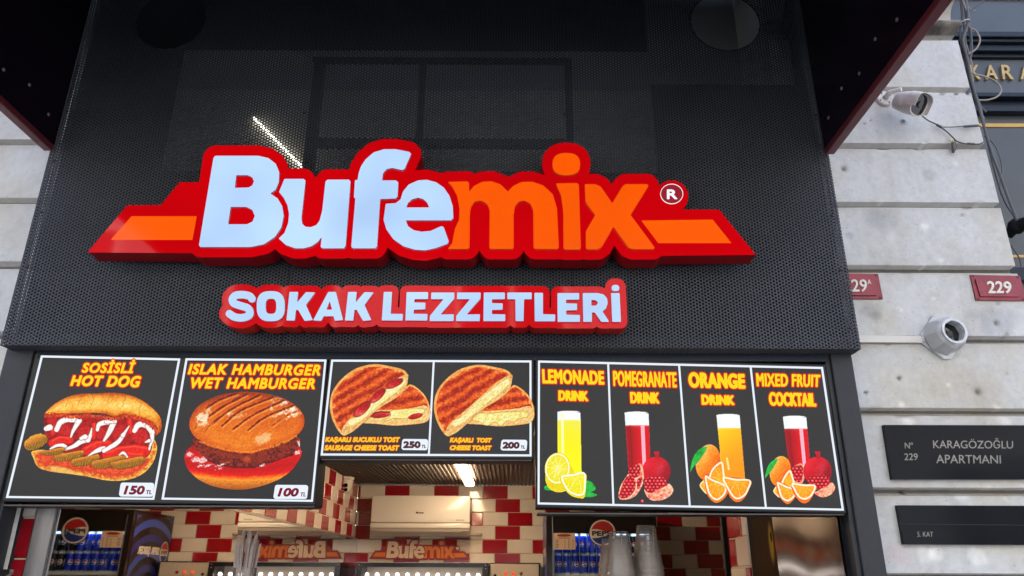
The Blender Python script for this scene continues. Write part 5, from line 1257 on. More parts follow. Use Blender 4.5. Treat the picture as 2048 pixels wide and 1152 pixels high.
ph = (U(680 + 430 / 4.763, 980, YB)[0] - XL) / .1985 % 2
tiled('tiled_wall', 'back wall of cream and red tiles behind the air conditioner', 0.0, XW - XL, 0, ZC, lambda u, z, d: (XL + u, YB - d, z), ph, 1)
tiled('tiled_wall', 'left wall of red and cream tiles above the mirror', .03, YB - .17, 1.865, ZC, lambda u, z, d: (XL + d, YB - u, z), .35, 2)
tiled('tiled_wall', 'short red and cream tiled jamb at the left of the opening, beside the mirror', 0, .105, .0, 1.84, lambda u, z, d: (XL - .145 + u, .158 - d, z), 1.3, 5)
tiled('tiled_wall', 'right wall strip of red and cream tiles beside the dark poster', 0, .26, 0, ZC - .02, lambda u, z, d: (XR - d, .90 + u, z), .3, 3)
sh = thing('side_wall', 'plain side walls closing the shop beyond the tiles', 'wall', (XW, 2.5, 0))
for a in ((XW, XW + .05, 1.1, YB + .1), (XR + .005, XW, 1.165, 1.20), (XL - .12, XL - .045, .20, YB + .1), (XR + .045, XR + .09, .31, 1.165)):
    MB().box(*a, 0, ZC + .05).build('partition', M['grout'], sh)
ce = thing('ceiling', 'dark brown corrugated metal ceiling over the shop counter', 'ceiling', (0, 2.5, ZC))
ce['kind'] = 'structure'
n = int((XW - XL + .3) / .030); v = []; f = []; prof_ = []
for i in range(n):
    x = XL - .12 + i * .030; prof_ += [(x, 0), (x + .011, 0), (x + .015, .012), (x + .026, .012)]
for x, h in prof_: v += [(x, .16 if x < XR + .03 else 1.17, ZC + h), (x, YB + .05, ZC + h)]
f = [(2 * i, 2 * i + 1, 2 * i + 3, 2 * i + 2) for i in range(len(prof_) - 1)]
MB().add(v, f).build('corrugated_sheet', M['ceiling_brown'], ce)
MB().box(XL - .12, XR + .05, .29, YB + .1, ZC + .03, ZC + .06).build('slab', M['black'], ce); MB().box(XR + .051, XW + .1, 1.17, YB + .1, ZC + .03, ZC + .06).build('slab', M['black'], ce)

for y0_, y1_, xq in ((.75, 1.75, -.5),):
    t2 = thing('tube_light', 'front tube light on the brown ceiling behind the menu boards', 'lamp', (xq, 1.2, ZC - .03))
    MB().bevbox(xq - .03, xq + .03, y0_, y1_, ZC - .045, ZC - .012, .012, seg=3).build('diffuser', M['tube_light'], t2); MB().box(xq - .025, xq + .025, y0_, y1_, ZC - .0115, ZC - .001).build('base', M['ac_white'], t2)
tu = thing('tube_light', 'bright white tube light on the brown ceiling', 'lamp', (0, 3.3, ZC - .03))
p0, p1 = U(914, 905, 2.55), U(941, 961, 3.95)
xt = (U(941, 961, 3.9)[0])
MB().bevbox(xt - .040, xt + .028, 2.0, 3.92, ZC - .045, ZC - .012, .012, seg=3).build('diffuser', M['tube_light'], tu)
MB().box(xt - .034, xt + .022, 1.99, 3.93, ZC - .0115, ZC - .001).build('base', M['ac_white'], tu)
cable('', [(0, 0, 0)] * 2, .001, M['ac_white'], parent=tu) if False else None

# mirror on the left wall with its trims
XM = XL + .022
mi = thing('wall_mirror', 'wall mirror on the left showing fridge, banner and sign reversed', 'mirror', (XM, 2.2, 1.2))
MB().box(XL - .035, XM, .152, YB - .012, .3, 1.853).build('glass', M['mirror'], mi)
MB().box(XL - .035, XM + .004, .152, YB - .012, 1.8535, 1.864).build('top_trim', M['steel_dull'], mi)
st = MB(); st.bevbox(XL - .038, XL + .016, .140, .150, .3, 1.84, .004); tag(st.build('steel_strip', M['steel_strip']), 'brushed steel strip between tiled jamb and mirror at the left', 'trim')

# air conditioner
YA = 4.10
A0, A1 = U(742, 992, YA), U(940, 1072, YA)
ac = thing('air_conditioner', 'cream wall air conditioner above the red logo sign', 'air conditioner', ((A0[0] + A1[0]) / 2, YA, A1[2]))
xa0, xa1 = U(741, 1040, YA)[0], U(940, 1040, YA)[0]; zt_, zm_, zl_ = U(840, 991, YA)[2], U(840, 1046, YA)[2], U(840, 1072, YA + .05)[2]
zf_ = U(840, 1056, YA)[2]
MB().bevbox(xa0, xa1, YA, YB - .006, zm_ + .0015, zt_, .010, seg=3).build('front_panel', M['ac_white'], ac, True)
MB().bevbox(xa0, xa1, YA + .004, YB - .006, zf_, zm_ - .0015, .004).build('lower_panel', M['ac_white'], ac, True)
bb = MB(); xm0, xm1 = xa0 + .002, xa1 - .002; pr = [(YA + .006, zf_ - .002), (YA + .012, zf_ - .02), (YA + .05, zl_), (YB - .01, zl_), (YB - .01, zf_ - .002)]
k = len(pr); bb.add([(xm0, y, z) for y, z in pr] + [(xm1, y, z) for y, z in pr], [tuple(range(k)), tuple(range(2 * k - 1, k - 1, -1))] + [(i, (i + 1) % k, k + (i + 1) % k, k + i) for i in range(k)]); bb.build('underside', M['ac_grey'], ac)
fp = MB(); o_ = .0035; fa = [(YA + .010, zf_ - .006), (YA + .014, zf_ - .022), (YA + .05, zl_ + .003)]
fp.add([(xa0 + .055, y - o_, z - o_) for y, z in fa] + [(xa1 - .065, y - o_, z - o_) for y, z in fa], [(0, 1, 4, 3), (1, 2, 5, 4)]); fp.build('flap', M['ac_grey'], ac)
text('brand_mark', 'Vawoek', [(832, 1023), (847, 1023.5), (847, 1027), (832, 1027)], YA - .0014, M['dark_print'], ac, bold=.25, h=.2, shear=.1) if False else None
lm = MB()
for k_, (x_a, x_b) in enumerate(((832, 836), (836.8, 839.5), (840.2, 843), (843.6, 847))):
    a, b = U(x_a, 1023.5 + (k_ > 0), YA), U(x_b, 1027, YA); lm.box(a[0], b[0], YA - .0012, YA + .001, b[2], a[2])
lm.build('maker_mark', M['dark_print'], ac)
lm = MB()
for k_ in range(6):
    a, b = U(912 + k_ * 2.8, 1039.5, YA), U(914 + k_ * 2.8, 1041, YA); lm.box(a[0], b[0], YA - .0012, YA + .001, b[2], a[2])
lm.build('caption', M['dark_print'], ac)
pp = MB(); c_ = U(944, 1069, YB - .06); pp.tube([(xa1 - .02, YB - .06, c_[2]), (xa1 + .06, YB - .06, c_[2]), (xa1 + .075, YB - .05, c_[2] + .002), (xa1 + .078, YB - .005, c_[2] + .002)], .013, 12); pp.build('pipe', M['straw'], ac, True)

# small logo sign on the tiles
YL = YB - .022
def shrink(p):   # the big sign's outlines brought down to the little sign's place
    P = np.array(p, float); return np.stack([772 + (P[:, 0] - 398) * (138.0 / 912), 1080.5 + (P[:, 1] - 297) * (36.5 / 203)], 1)
lg = thing('logo_sign', 'small red wall sign with cream and orange letters under the air conditioner', 'sign', U(840, 1100, YL))
sg = Grid(728, 1070, 950, 1126, .35); sdl = np.full((sg.H, sg.W), 99.0)
for k, (col, lp) in enumerate(LET):
    L2 = [shrink(l) for l in lp]; P = np.concatenate(L2); g = Grid(P[:, 0].min() - 2, P[:, 1].min() - 2, P[:, 0].max() + 2, P[:, 1].max() + 2, .16)
    plate('letter_dot' if k == 6 else 'letter', g.contours(g.sdf(segs_of(L2), 5)), YL - .004, YL + .0004, [M['sign_cream'] if col == 'white' else M['sign_orange']], lg)
    sdl = np.minimum(sdl, sg.sdf(segs_of(L2[:1]), 10))
sdl -= 3.1
for l in wing: sdl = np.minimum(sdl, sg.sdf(segs_of([shrink(l)]), 10))
plate('backing', [l for l in sg.contours(sdl) if np.ptp(l[:, 0]) > 60], YL, YL + .0125, [M['sign_red']], lg)
plate('bar', [shrink(z4([(303, 462), (651, 462), (628, 588), (192, 588)]))], YL - .002, YL + .0003, [M['sign_orange']], lg)
plate('bar', [shrink(z5([(1160, 485), (1541, 480), (1641, 605), (1250, 605)]))], YL - .002, YL + .0003, [M['sign_orange']], lg)
plate('registered_mark', [shrink(z5(superell(1322, 342, 56, 50, 2, 24)))], YL - .003, YL + .0003, [M['sign_cream']], lg)

# bulb-lit display cabinet under the logo
YC = 4.02
cx0, cx1 = U(712, 1140, YC)[0], U(976, 1140, YC)[0]; czt = U(840, 1126, YC)[2]; czb = 1.12
db = thing('display_cabinet', 'black framed display cabinet with a row of bright bulbs below the logo sign', 'cabinet', ((cx0 + cx1) / 2, YC, czb))
w_ = .042
m_ = MB(); m_.box(cx0, cx1, YC, YB - .01, czt - .028, czt); m_.box(cx0, cx0 + w_, YC, YB - .01, czb, czt - .0285); m_.box(cx1 - w_, cx1, YC, YB - .01, czb, czt - .0285); m_.box(cx0 + w_, cx1 - w_, YC, YB - .01, czb, czb + .03); m_.build('frame', M['fridge_black'], db)
MB().box(cx0 + w_ + .0005, cx1 - w_ - .0005, YB - .06, YB - .05, czb + .031, czt - .029).build('back_panel', M['machine'], db)
MB().box(cx0 - .004, cx1 + .004, YC - .004, YB - .008, czt + .0005, czt + .005).build('top_trim', M['steel_dull'], db)
for k in range(12):
    x = cx0 + .075 + (cx1 - cx0 - .15) * k / 11; MB().lathe([(0, .016), (.010, .013), (.0145, 0), (.010, -.012), (.006, -.02)], (x, YC + .055, U(840, 1150.5, YC + .05)[2]), (0, -.3, 1), 14).build('bulb', M['led'], db, True)
MB().box(cx0 + w_ + .001, cx1 - w_ - .001, YC + .04, YC + .07, U(840, 1156, YC + .05)[2] - .02, U(840, 1156, YC + .05)[2]).build('bulb_rail', M['steel_dull'], db)
for x in (cx0 + .02, cx1 - .02):
    for k in range(2):
        MB().lathe([(0, .004), (.004, .003), (.005, 0)], (x, YC, czt - .014 - .024 * k), (0, -1, 0), 10).build('bolt', M['alu'], db)
tag(MB().bevbox(U(694, 1130, YB - .02)[0], U(709, 1130, YB - .02)[0], YB - .03, YB - .009, .9, U(700, 1122, YB - .02)[2], .003).build('corner_strip', M['ac_white']), 'white corner strip left of the display cabinet', 'trim')

# control box with lamps
YX = 4.06
x0_, x1_ = U(981, 1140, YX)[0], U(1078, 1140, YX)[0]; zt_ = U(1030, 1127, YX)[2]
cb = thing('control_box', 'beige control box with orange indicator lamps beside the display cabinet', 'machine', ((x0_ + x1_) / 2, YX, 1.1))
MB().bevbox(x0_, x1_, YX, YB - .01, 1.1, zt_, .006).build('body', M['machine'], cb)
MB().box(x0_ - .002, x1_ + .006, YX - .004, YB - .009, zt_ + .0006, zt_ + .005).build('top_trim', M['fridge_black'], cb)
MB().box(x1_ + .0008, x1_ + .008, YX - .004, YB - .009, 1.1, zt_).build('side_trim', M['fridge_black'], cb)
for x, m_ in ((1011, 'lamp_red'), (1026.5, 'lamp_red'), (1042, 'lamp_off')):
    p = U(x, 1147, YX); l_ = MB(); l_.lathe([(0, .010), (.006, .009), (.0115, .004), (.0125, 0)], p, (0, -1, 0), 18); l_.build('indicator_lamp', M[m_], cb, True)
p = U(990, 1151, YX); kb = MB(); kb.lathe([(0, .014), (.008, .014), (.011, 0)], p, (0, -1, 0), 16); kb.build('knob', M['black'], cb, True)

# dome camera in the corner
dc = thing('dome_camera', 'white turret camera at the corner of the ceiling', 'camera', U(691, 955, 3.75))
p = np.array(U(692, 955, 3.75)); bx = MB(); bx.lathe([(0, ZC - .002 - p[2]), (.062, ZC - .002 - p[2]), (.062, -.012), (.056, -.022), (0, -.022)], p, (0, 0, 1), 8); bx.build('bracket', M['cctv_clean'], dc)
bd = MB(); bd.lathe([(.054, -.023), (.052, -.05), (.046, -.075), (.034, -.095), (.018, -.106), (0, -.109)], p, (0, 0, 1), 28); bd.build('turret', M['cctv_clean'], dc, True)
for dz, r_ in ((-.062, .016), (-.090, .014)):
    l_ = MB(); l_.lathe([(0, .008), (r_ * .7, .007), (r_, 0)], p + np.array([.012, -.046 + (.012 if dz < -.08 else 0), dz]), (.25, -1, -.35), 18); l_.build('lens', M['lens'], dc, True)

# ------------------------------------------------------------------ fridge and its cans
YFR = 3.60
fx0, fx1 = U(1094, 1100, YFR)[0], U(1316, 1100, YFR)[0]; fzt = 2.02
fg = thing('drinks_fridge', 'black glass door drinks fridge with a round logo and blue cans', 'fridge', ((fx0 + fx1) / 2, YFR + .3, 0.005))
t_ = .045
def shell(mb):
    mb.box(fx0, fx0 + t_, YFR + .045, YB - .02, .1, fzt); mb.box(fx1 - t_, fx1, YFR + .045, YB - .02, .1, fzt); mb.box(fx0 + t_, fx1 - t_, YFR + .045, YB - .02, fzt - .06, fzt); mb.box(fx0 + t_, fx1 - t_, YFR + .045, YB - .02, .1, .2); mb.box(fx0 + t_, fx1 - t_, YB - .06, YB - .02, .2, fzt - .06)
    mb.box(fx0, fx1, YFR + .06, YB - .03, .005, .0995); return mb
shell(MB()).build('body', M['fridge_black'], fg)
ins = MB(); a, b = fx0 + t_ + .001, fx1 - t_ - .001
ins.box(a, b, YB - .075, YB - .061, .205, fzt - .065); ins.box(a, a + .006, YFR + .06, YB - .076, .205, fzt - .065); ins.box(b - .006, b, YFR + .06, YB - .076, .205, fzt - .065); ins.build('liner', M['fridge_inside'], fg)
zg1 = U(1203, 1067, YFR)[2]
dr_ = MB(); w_ = .038
dr_.box(fx0, fx0 + w_, YFR, YFR + .04, .12, fzt); dr_.box(fx1 - w_, fx1, YFR, YFR + .04, .12, fzt); dr_.box(fx0 + w_, fx1 - w_, YFR, YFR + .04, fzt - .035, fzt); dr_.box(fx0 + w_, fx1 - w_, YFR, YFR + .04, .12, .2); dr_.build('door_frame', M['fridge_black'], fg)
MB().box(fx0 + w_ + .0005, fx1 - w_ - .0005, YFR + .008, YFR + .036, zg1, fzt - .036).build('header', M['fridge_black'], fg)
MB().box(fx0 + w_, fx0 + w_ + .006, YFR - .003, YFR - .0003, .2, fzt - .036).build('edge_trim', M['steel_dull'], fg)
MB().box(fx0 + w_ + .0005, fx1 - w_ - .0005, YFR + .012, YFR + .016, .2, zg1 - .001).build('door_glass', M['glass'], fg)
MB().box(fx1 - .03, fx1 - .012, YFR - .03, YFR - .001, 1.1, 1.9).build('handle', M['steel_dull'], fg)
MB().box(a + .02, b - .02, YFR + .062, YFR + .085, zg1 + .006, zg1 + .022).build('fridge_lamp', M['fridge_led'], fg)
zsh = U(1203, 1147.5, YFR + .07)[2]
MB().box(a + .008, b - .008, YFR + .065, YB - .08, zsh - .022, zsh).build('shelf', M['fridge_inside'], fg)
MB().box(a + .008, b - .008, YFR + .0655, YB - .08, .55, .57).build('shelf', M['fridge_inside'], fg)
# roundel: red over blue with a white wave
def roundel(name, cx, cy, r, y, parent, to3=None, word=True, flip=False, wd='PEPSI'):
    t = thing(name, None, None); t.parent = parent
    f3 = to3 or (lambda P, yy: Uarr(P, yy)); c3 = f3(np.array([[cx, cy]]), y)[0]; t.location = Vector(c3) - Vector(parent.location)
    def disc(rr): return superell(cx, cy, rr, rr, 2, 64)
    plate('rim', [disc(r)], y, y + .0012, [M['roundel_dark']], t, to3); plate('field', [disc(r * .94)], y - .001, y - .0001, [M['roundel_white']], t, to3)
    u = np.linspace(-1, 1, 30); rr = r * .84
    def wave(u, off): return cy + rr * (off + .10 * np.sin(u * 2.6 + .2))
    e1 = [(cx + rr * x, min(wave(x, -.22), cy)) for x in u if abs(x) < .96]; top = [(cx + rr * math.cos(a), cy - rr * math.sin(a)) for a in np.linspace(.30, math.pi - .30, 30)]
    plate('upper_wave', [np.array(e1 + list(reversed(top))[::-1])], y - .002, y - .0011, [M['roundel_red']], t, to3)
    e2 = [(cx + rr * x, cy + rr * (.36 - .10 * math.sin(x * 2.6 + .2))) for x in u if abs(x) < .93]; bot = [(cx + rr * math.cos(a), cy + rr * math.sin(a)) for a in np.linspace(.42, math.pi - .42, 30)]
    plate('lower_wave', [np.array(e2 + bot)], y - .002, y - .0011, [M['roundel_blue']], t, to3)
    if word: text('lettering', wd, [(cx - r * .76, cy - r * .14), (cx + r * .76, cy - r * .14), (cx + r * .76, cy + r * .23), (cx - r * .76, cy + r * .23)], y - .0032, M['roundel_dark'], t, bold=r * .022, h=r / 60, to3=to3)
    return t
M['roundel_white'] = mat('roundel_white', (.70, .66, .60), .35); M['roundel_red'] = mat('roundel_red', (.42, .02, .02), .35); M['roundel_blue'] = mat('roundel_blue', (.012, .04, .25), .35); M['roundel_dark'] = mat('roundel_dark', (.008, .008, .012), .35)
roundel('round_logo', 1205, 1065.5, 27.5, YFR - .002, fg)
pc = MB(); pc.quadslab([(1107, 1066), (1150, 1066), (1151, 1099), (1108, 1099)], YFR - .003, YFR - .0005); pcc = pc.build('price_sheet', M['card'], fg)
plate('heading', [superell(1128, 1070.8, 14, 2.7, 2, 24)], YFR - .0042, YFR - .0032, [M['sign_red']], pcc)
ln = MB()
for k in range(6):
    for xa_, xb_ in ((1111, 1118 - k % 3), (1129, 1131), (1136, 1139), (1145, 1147)):
        a_, b_ = U(xa_, 1079.5 + k * 3.1, YFR - .0042), U(xb_, 1080.6 + k * 3.1, YFR - .0042); ln.box(a_[0], b_[0], YFR - .0042, YFR - .0032, b_[2], a_[2])
a_, b_ = U(1117, 1075.5, YFR), U(1139, 1076.8, YFR); ln.box(a_[0], b_[0], YFR - .0042, YFR - .0032, b_[2], a_[2]); ln.build('printed_lines', M['dark_print'], pcc)
# banner on the fridge's left side: dark blue arcs round a can (seen in the mirror)
yb0, yb1 = YFR + .05, YB - .03
def side_map(w, h, zt):   # banner pixels (0..w from the front edge back, 0..h down) onto the fridge side
    return lambda P, y: np.stack([np.full(len(P), y), yb1 - P[:, 0] / w * (yb1 - yb0), zt - P[:, 1] / h * (zt - .2)], 1)
BW, BH = 120.0, 340.0
c = Canvas(0, 0, BW, BH, 1.0, 0, 0, step=.7, seed=101)
d = np.hypot((c.X - 62) / 1.0, np.minimum((c.Y - 130) * .95, 0) + np.maximum(c.Y - 175, 0) * 0) + 0
d = np.maximum(d, np.abs(c.X - 62))
bandv = np.floor((d - 16) / 9.5); col = np.where((bandv % 2 == 0)[..., None], np.array([44, 48, 128.]) + (np.clip(d - 20, 0, 60) * .0)[..., None], np.array([26, 20, 18.]))
col = np.where(((bandv % 4) == 2)[..., None], np.array([54, 80, 176.]), col)
c.put(np.full(c.sh, -9.0), col)
c.put(c.poly([(36, 138), (88, 138), (92, 300), (32, 300)], 0), c.mix((c.X - 30) / 62, (16, 16, 22), (70, 80, 120), (18, 18, 26), (30, 30, 44)), soft=2)
c.put(np.abs(c.ell(62, 136, 27, 6)) - 1.6, (150, 140, 150), soft=1.5); c.put(c.ell(62, 136, 25, 4.6), (60, 60, 78), soft=1.5)
c.put(np.abs(c.ell(60, 124, 5, 9, .2)) - 2, (170, 160, 165), soft=1.5)
bn = thing('side_banner', None, None); bn.parent = fg; bn.location = Vector((fx0, (yb0 + yb1) / 2, 1.5)) - Vector(fg.location)
M['print_banner'] = print_mat('print_banner', lit=False, rough=.3); M['poster_print'] = print_mat('poster_print', lit=False, rough=.7); M['poster_print'].node_tree.nodes['Principled BSDF'].inputs['Specular IOR Level'].default_value = .05
def xm(P, y): 
    r = side_map(BW, BH, 1.99)(P, y); return r
def side3(P, y): return xm(P, y)
me_o = c.build('arc_print', fx0 - .002, M['print_banner'], bn, side3)
def plate_side(name, loops, xf, m, parent):
    V2, T = fill2d(loops); v3 = side3(V2, xf); me = bpy.data.meshes.new(name); me.from_pydata([tuple(p) for p in v3], [], T); return link(name, me, m, parent)
def text_side(name, s_, q, xf, m, parent, bold, h=.25):
    g, sd = text_grid(s_, np.array(q, float), 0, 1.0, h, 6); return plate_side(name, g.contours(blur(sd, 1), bold), xf, m, parent)
# on the side seen from the mirror, front edge is at the left of the banner as read from outside
flipx = lambda q: [(BW - x, y) for x, y in q]
text_side('lettering', 'SIFIR ŞEKER', [(34, 40), (100, 40), (100, 52), (34, 52)], fx0 - .0032, M['roundel_white'], bn, .8)
plate_side('roundel_rim', [superell(17, 46, 13.5, 15, 2, 40)], fx0 - .0030, M['roundel_white'], bn)
plate_side('roundel_red', [np.array([(17 + 12 * math.cos(a), 46 - 13 * math.sin(a)) for a in np.linspace(.3, math.pi - .3, 20)])], fx0 - .0034, M['roundel_red'], bn)
plate_side('roundel_blue', [np.array([(17 + 12 * math.cos(a), 46 + 13 * math.sin(a)) for a in np.linspace(.4, math.pi - .4, 20)])], fx0 - .0034, M['roundel_blue'], bn)
text_side('roundel_word', 'PEPSI', [(7, 44), (27, 44), (27, 49), (7, 49)], fx0 - .0036, M['roundel_dark'], bn, .3, .15)

# cans: body printed per vertex, copies share the mesh
def can_mesh(blue, seed):
    nu, nv = 96, 40; rad, H = .0282, .1345
    prof_ = [(0, .0), (.021, .0), (.0245, .003), (rad, .010)] + [(rad, .010 + .106 * k / 30) for k in range(1, 31)] + [(.0262, .1225), (.0235, .1285), (.0240, .1315), (.0238, .1325), (.0215, .1305), (0, .1305)]
    n = len(prof_); V = []; colr = []
    base = np.array((16, 44, 168.)) if blue else np.array((20, 16, 16.))
    for i, (r_, z_) in enumerate(prof_):
        for j in range(nu):
            a = 2 * math.pi * j / nu; V.append((r_ * math.cos(a), r_ * math.sin(a), z_)); cc = base
            if r_ < .0275 or z_ > .119: cc = np.array((150, 150, 156.))
            else:
                for a0 in (0, math.pi):
                    du = ((a - a0 + math.pi) % (2 * math.pi) - math.pi) * rad; dv = z_ - .062; rr = math.hypot(du, dv) / .0185
                    if rr < 1:
                        cc = np.array((206, 200, 196.)) if rr > .86 else (np.array((178, 24, 30.)) if dv > .004 + .002 * math.sin(du * 200) else np.array((214, 210, 206.)) if dv > -.005 + .002 * math.sin(du * 200) else np.array((20, 50, 150.)) if blue else np.array((24, 40, 110.)))
                        if abs(dv) < .0022 and abs(du) < .013 and int((du + 1) * 700) % 3 != 0: cc = np.array((20, 20, 30.))
                for a0 in (math.pi / 2, math.pi * 1.5):
                    du = ((a - a0 + math.pi) % (2 * math.pi) - math.pi) * rad
                    if abs(du) < .0022 and int(z_ * 260) % 2 == 0: cc = np.array((150, 160, 190.))
                    if .008 < du < .017 and .03 < z_ < .085: cc = np.array((170, 172, 176.)) if int(z_ * 400) % 3 else np.array((60, 60, 80.))
            colr.append(cc)
    Q = np.array([(i * nu + j, i * nu + (j + 1) % nu, (i + 1) * nu + (j + 1) % nu, (i + 1) * nu + j) for i in range(n - 1) for j in range(nu)])
    me = from_np('drink_can', V, Q); at = me.color_attributes.new('print', 'FLOAT_COLOR', 'POINT'); rgba = np.ones((len(V), 4), np.float32); rgba[:, :3] = lin(np.array(colr)); at.data.foreach_set('color', rgba.ravel())
    me.polygons.foreach_set('use_smooth', [True] * len(me.polygons)); me.materials.append(M['can_print']); return me
M['can_print'] = print_mat('can_print', lit=False, rough=.25); M['can_print'].node_tree.nodes['Principled BSDF'].inputs['Metallic'].default_value = .25
can_me = {True: can_mesh(True, 1), False: can_mesh(False, 2)}
ncan = 11; span = (a + .04, b - .04)
for row in range(2):
    for k in range(ncan):
        blue = k < 7 if row == 0 else k < 6
        o = bpy.data.objects.new('drink_can', can_me[blue]); COL.objects.link(o)
        o.location = (span[0] + (span[1] - span[0]) * k / (ncan - 1), YFR + .115 + random.uniform(-.004, .004), zsh + .0005 + row * .1330)
        o.rotation_euler = (0, 0, random.choice([-1.57, -1.3, -1.9, .1, 1.5, -2.3, .7]) + random.uniform(-.25, .25))
        tag(o, ('blue' if blue else 'black') + ' drink can in the ' + ('upper' if row else 'lower') + ' row of the fridge', 'can', ('blue' if blue else 'black') + ' cans in the ' + ('upper' if row else 'lower') + ' row')

# ------------------------------------------------------------------ right side of the opening
pn = thing('side_cladding', 'polished wavy steel panel on the right side of the opening', 'cladding', (XR, .32, .3))
n_ = 40; v = []; f = []
for i in range(n_ + 1):
    for j in range(n_ + 1):
        y = .10 + .505 * i / n_; z = .3 + 1.84 * j / n_; v.append((XR - .004 + .0022 * math.sin(y * 14 + z * 5) + .002 * math.sin(z * 11 - y * 4), y, z))
f = [(i * (n_ + 1) + j, i * (n_ + 1) + j + 1, (i + 1) * (n_ + 1) + j + 1, (i + 1) * (n_ + 1) + j) for i in range(n_) for j in range(n_)]
MB().add(v, f).build('sheet', M['steel'], pn, True); MB().box(XR + .001, XR + .02, .10, .605, .3, 2.14).build('backing', M['black'], pn)
po = thing('poster', 'dark blue and brown poster between the steel panel and the tiles', 'poster', (XR, .75, 1.2))
c = Canvas(0, 0, 60, 200, 1, 0, 0, step=.6, seed=121); nn, st_ = c.n(10), vnoise(c.sh[0], c.sh[1], 3, 5, 3)
hair = vnoise(1, c.sh[1], 3, 77, 3)[0][None, :] * .7 + c.n(30) * .5
c.put(np.full(c.sh, -9.), c.mix(hair, (34, 26, 30), (50, 44, 62), (44, 40, 84)))
c.put(c.poly([(0, 55), (20, 40), (45, 60), (60, 110), (60, 200), (0, 200)]), c.mix(hair, (40, 24, 14), (92, 56, 28), (120, 78, 40)), soft=10)
c.rgb *= .5; c.put(c.ell(9, 80, 5, 12), (150, 124, 40), soft=3); c.put(c.ell(8, 76, 2, 3), (40, 26, 12), soft=2)
c.build('print', XR - .0025, M['poster_print'], po, lambda P, y: np.stack([np.full(len(P), y), .615 + P[:, 0] / 60 * .275, 2.1 - P[:, 1] / 200 * 1.0], 1))
MB().box(XR - .002, XR + .012, .612, .893, 1.098, 2.102).build('board', M['black'], po)
bf = thing('black_post_frame', 'pair of black steel uprights joined by a short bar near the right wall', 'frame', (XR - .03, 1.18, 0))
for px in (1454, 1478):
    x = U(px, 1100, 1.19)[0]; MB().box(x - .013, x + .013, 1.18, 1.206, .006, ZC - .002).build('upright', M['black'], bf)
xa_, xb_ = U(1454, 1100, 1.19)[0] + .0135, U(1478, 1100, 1.19)[0] - .0135; zq = U(1466, 1072, 1.19)[2]
MB().box(xa_, xb_, 1.183, 1.203, zq - .010, zq + .010).build('link_bar', M['black'], bf)

# ------------------------------------------------------------------ counter, cups, straws
ct = thing('service_counter', 'dark raised service counter under the cups and straws', 'counter', (-.2, .45, .005))
ZT = 1.515
MB().bevbox(XL + .09, XR - .06, .30, .62, ZT - .03, ZT, .006).build('top', M['counter'], ct)
MB().box(XL + .12, XR - .09, .34, .58, .005, ZT - .0305).build('body', M['counter'], ct)
def cup_mesh():
    mb = MB(); H = .125; n = 32; prof_ = [(0, H), (.026, H), (.0275, H - .003)]
    k = 24
    for i in range(k):
        t = i / k; r_ = .0278 + .0165 * t; z_ = H - .006 - t * .108; prof_ += [(r_, z_), (r_ + .0007, z_ - .0016), (r_ + .0008, z_ - .0030)]
    prof_ += [(.0450, .009), (.0472, .007), (.0480, .003), (.0468, .0002), (.0448, .0015)]
    mb.lathe(prof_, (0, 0, 0), (0, 0, 1), n); me = bpy.data.meshes.new('plastic_cup'); me.from_pydata(mb.v, [], mb.f); me.polygons.foreach_set('use_smooth', [True] * len(me.polygons)); me.materials.append(M['cup']); return me
cme = cup_mesh()
stacks = [(1238, 1063, .42, 'tall middle stack'), (1222, 1078, .50, 'short stack behind it at the left'), (1292, 1051, .46, 'stack at the right')]
for (px, py, Y, nm) in stacks:
    top = U(px, py, Y); nst = 8
    zs_ = np.linspace(ZT + .0005, top[2] - .125, nst) if top[2] - .125 > ZT + .02 else np.linspace(ZT + .0005, ZT + .0005 + .011 * 3, 4)
    for k, z in enumerate(zs_):
        o = bpy.data.objects.new('plastic_cup', cme); COL.objects.link(o); o.location = (top[0] + .0012 * math.sin(k * 1.7), Y, z); o.rotation_euler = (0, 0, k * .5)
        lab = {'tall middle stack': 'clear plastic cup upside down in the stack before the fridge logo', 'short stack behind it at the left': 'clear plastic cup upside down in the lowest stack, left of the others', 'stack at the right': 'clear plastic cup upside down in the tallest stack, at the right'}[nm]
        tag(o, lab, 'cup', 'clear cups in the ' + nm)
hold = thing('straw_holder', 'glass tumbler holding a bunch of paper wrapped straws', 'holder', U(488, 1170, .40)); hb = np.array(U(489, 1150, .40)); hb[2] = ZT
hold.location = Vector(hb) + Vector((0, 0, .0005))
mb = MB(); mb.lathe([(0, .0005), (.030, .0005), (.034, .10), (.0325, .10), (.0285, .004), (0, .004)], hb, (0, 0, 1), 28); mb.build('tumbler', M['cup'], hold, True)
sm = MB(); sm.box(-.0030, .0030, -.0014, .0014, 0, .17); sm.add([(-.0030, 0, .17), (.0030, 0, .17), (.0030, 0, .194), (-.0030, 0, .188)], [(0, 1, 2, 3)])
sme = bpy.data.meshes.new('wrapped_straw'); sme.from_pydata(sm.v, [], sm.f); sme.materials.append(M['straw'])
rs = random.Random(4)
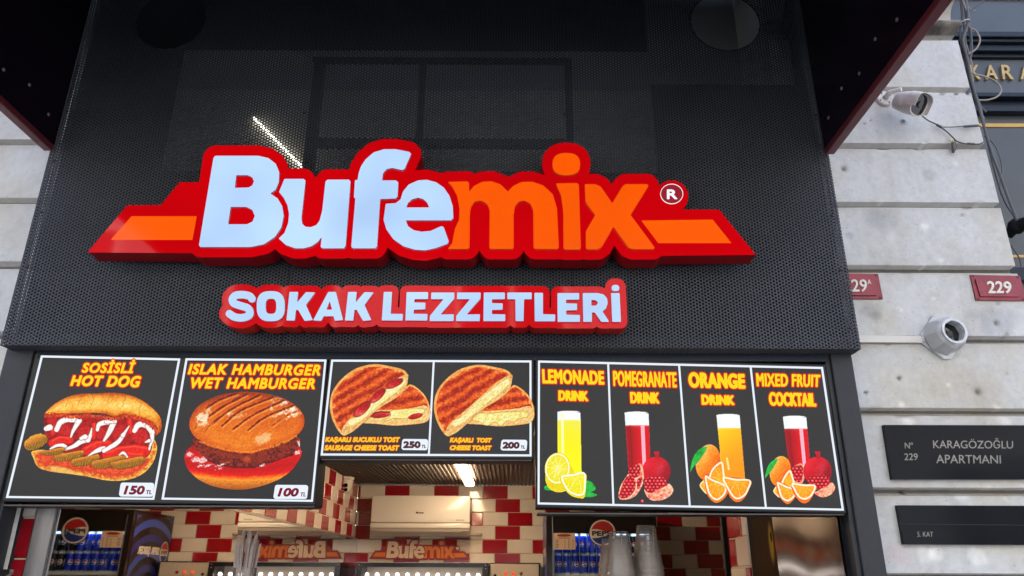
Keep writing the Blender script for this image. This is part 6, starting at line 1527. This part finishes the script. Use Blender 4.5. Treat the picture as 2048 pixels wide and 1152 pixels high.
for k in range(26):
    o = bpy.data.objects.new('wrapped_straw', sme); COL.objects.link(o); a_ = k * 2.399; r_ = .021 * math.sqrt((k + .5) / 26)
    sc = 1.0 if k < 13 else .86
    o.location = (hb[0] + r_ * math.cos(a_), hb[1] + r_ * math.sin(a_) - (.006 if k >= 13 else 0), ZT + .0055); o.scale = (1, 1, sc * rs.uniform(.94, 1.06))
    o.rotation_euler = (-.12 * r_ / .021 * math.sin(a_) + rs.uniform(-.02, .02), .11 * r_ / .021 * math.cos(a_) + rs.uniform(-.03, .03), rs.uniform(-.8, .8))
    tag(o, 'paper wrapped drinking straw standing in the bunch by the mirror', 'straw', 'straws in the tumbler')

# ------------------------------------------------------------------ the building across the street (met by the reflections)
up = thing('building', 'stone building whose ground floor holds the shop, above and behind the black hood', 'building', (0, 3, 2.45))
MB().box(-7, 7, .46, 6, 2.45, 9.5).build('upper_floor', M['plaster'], up); MB().box(-7, -2.31, .14, 6, .003, 2.4495).build('ground_floor', M['plaster'], up); MB().box(2.75, 7, .14, 6, .003, 2.4495).build('ground_floor', M['plaster'], up)
ob = thing('building', 'pale plastered building across the street with rows of windows, behind the viewer', 'building', (0, -7.5, 0))
M['facade'] = mat('facade', (.36, .37, .39), .85, noise=.2, nscale=1.2)
M['window_glass'] = mat('window_glass', (.04, .05, .06), .08, spec=.8)
MB().box(-14, 14, -8.5, -7.5, 0.003, 8.6).build('wall', M['facade'], ob)
for k in range(9):
    for j in range(3):
        x = -12 + k * 3; z = 1.2 + j * 2.9
        w = MB(); w.box(x - .75, x + .75, -7.5, -7.42, z, z + .08); w.box(x - .75, x + .75, -7.5, -7.42, z + 1.82, z + 1.9); w.box(x - .75, x - .67, -7.5, -7.42, z + .0805, z + 1.8195); w.box(x + .67, x + .75, -7.5, -7.42, z + .0805, z + 1.8195); w.box(x - .03, x + .03, -7.49, -7.43, z + .0805, z + 1.8195)
        wo = w.build('window', M['ac_white'], ob); MB().box(x - .669, x + .669, -7.498, -7.46, z + .0805, z + 1.8195).build('pane', M['window_glass'], wo)
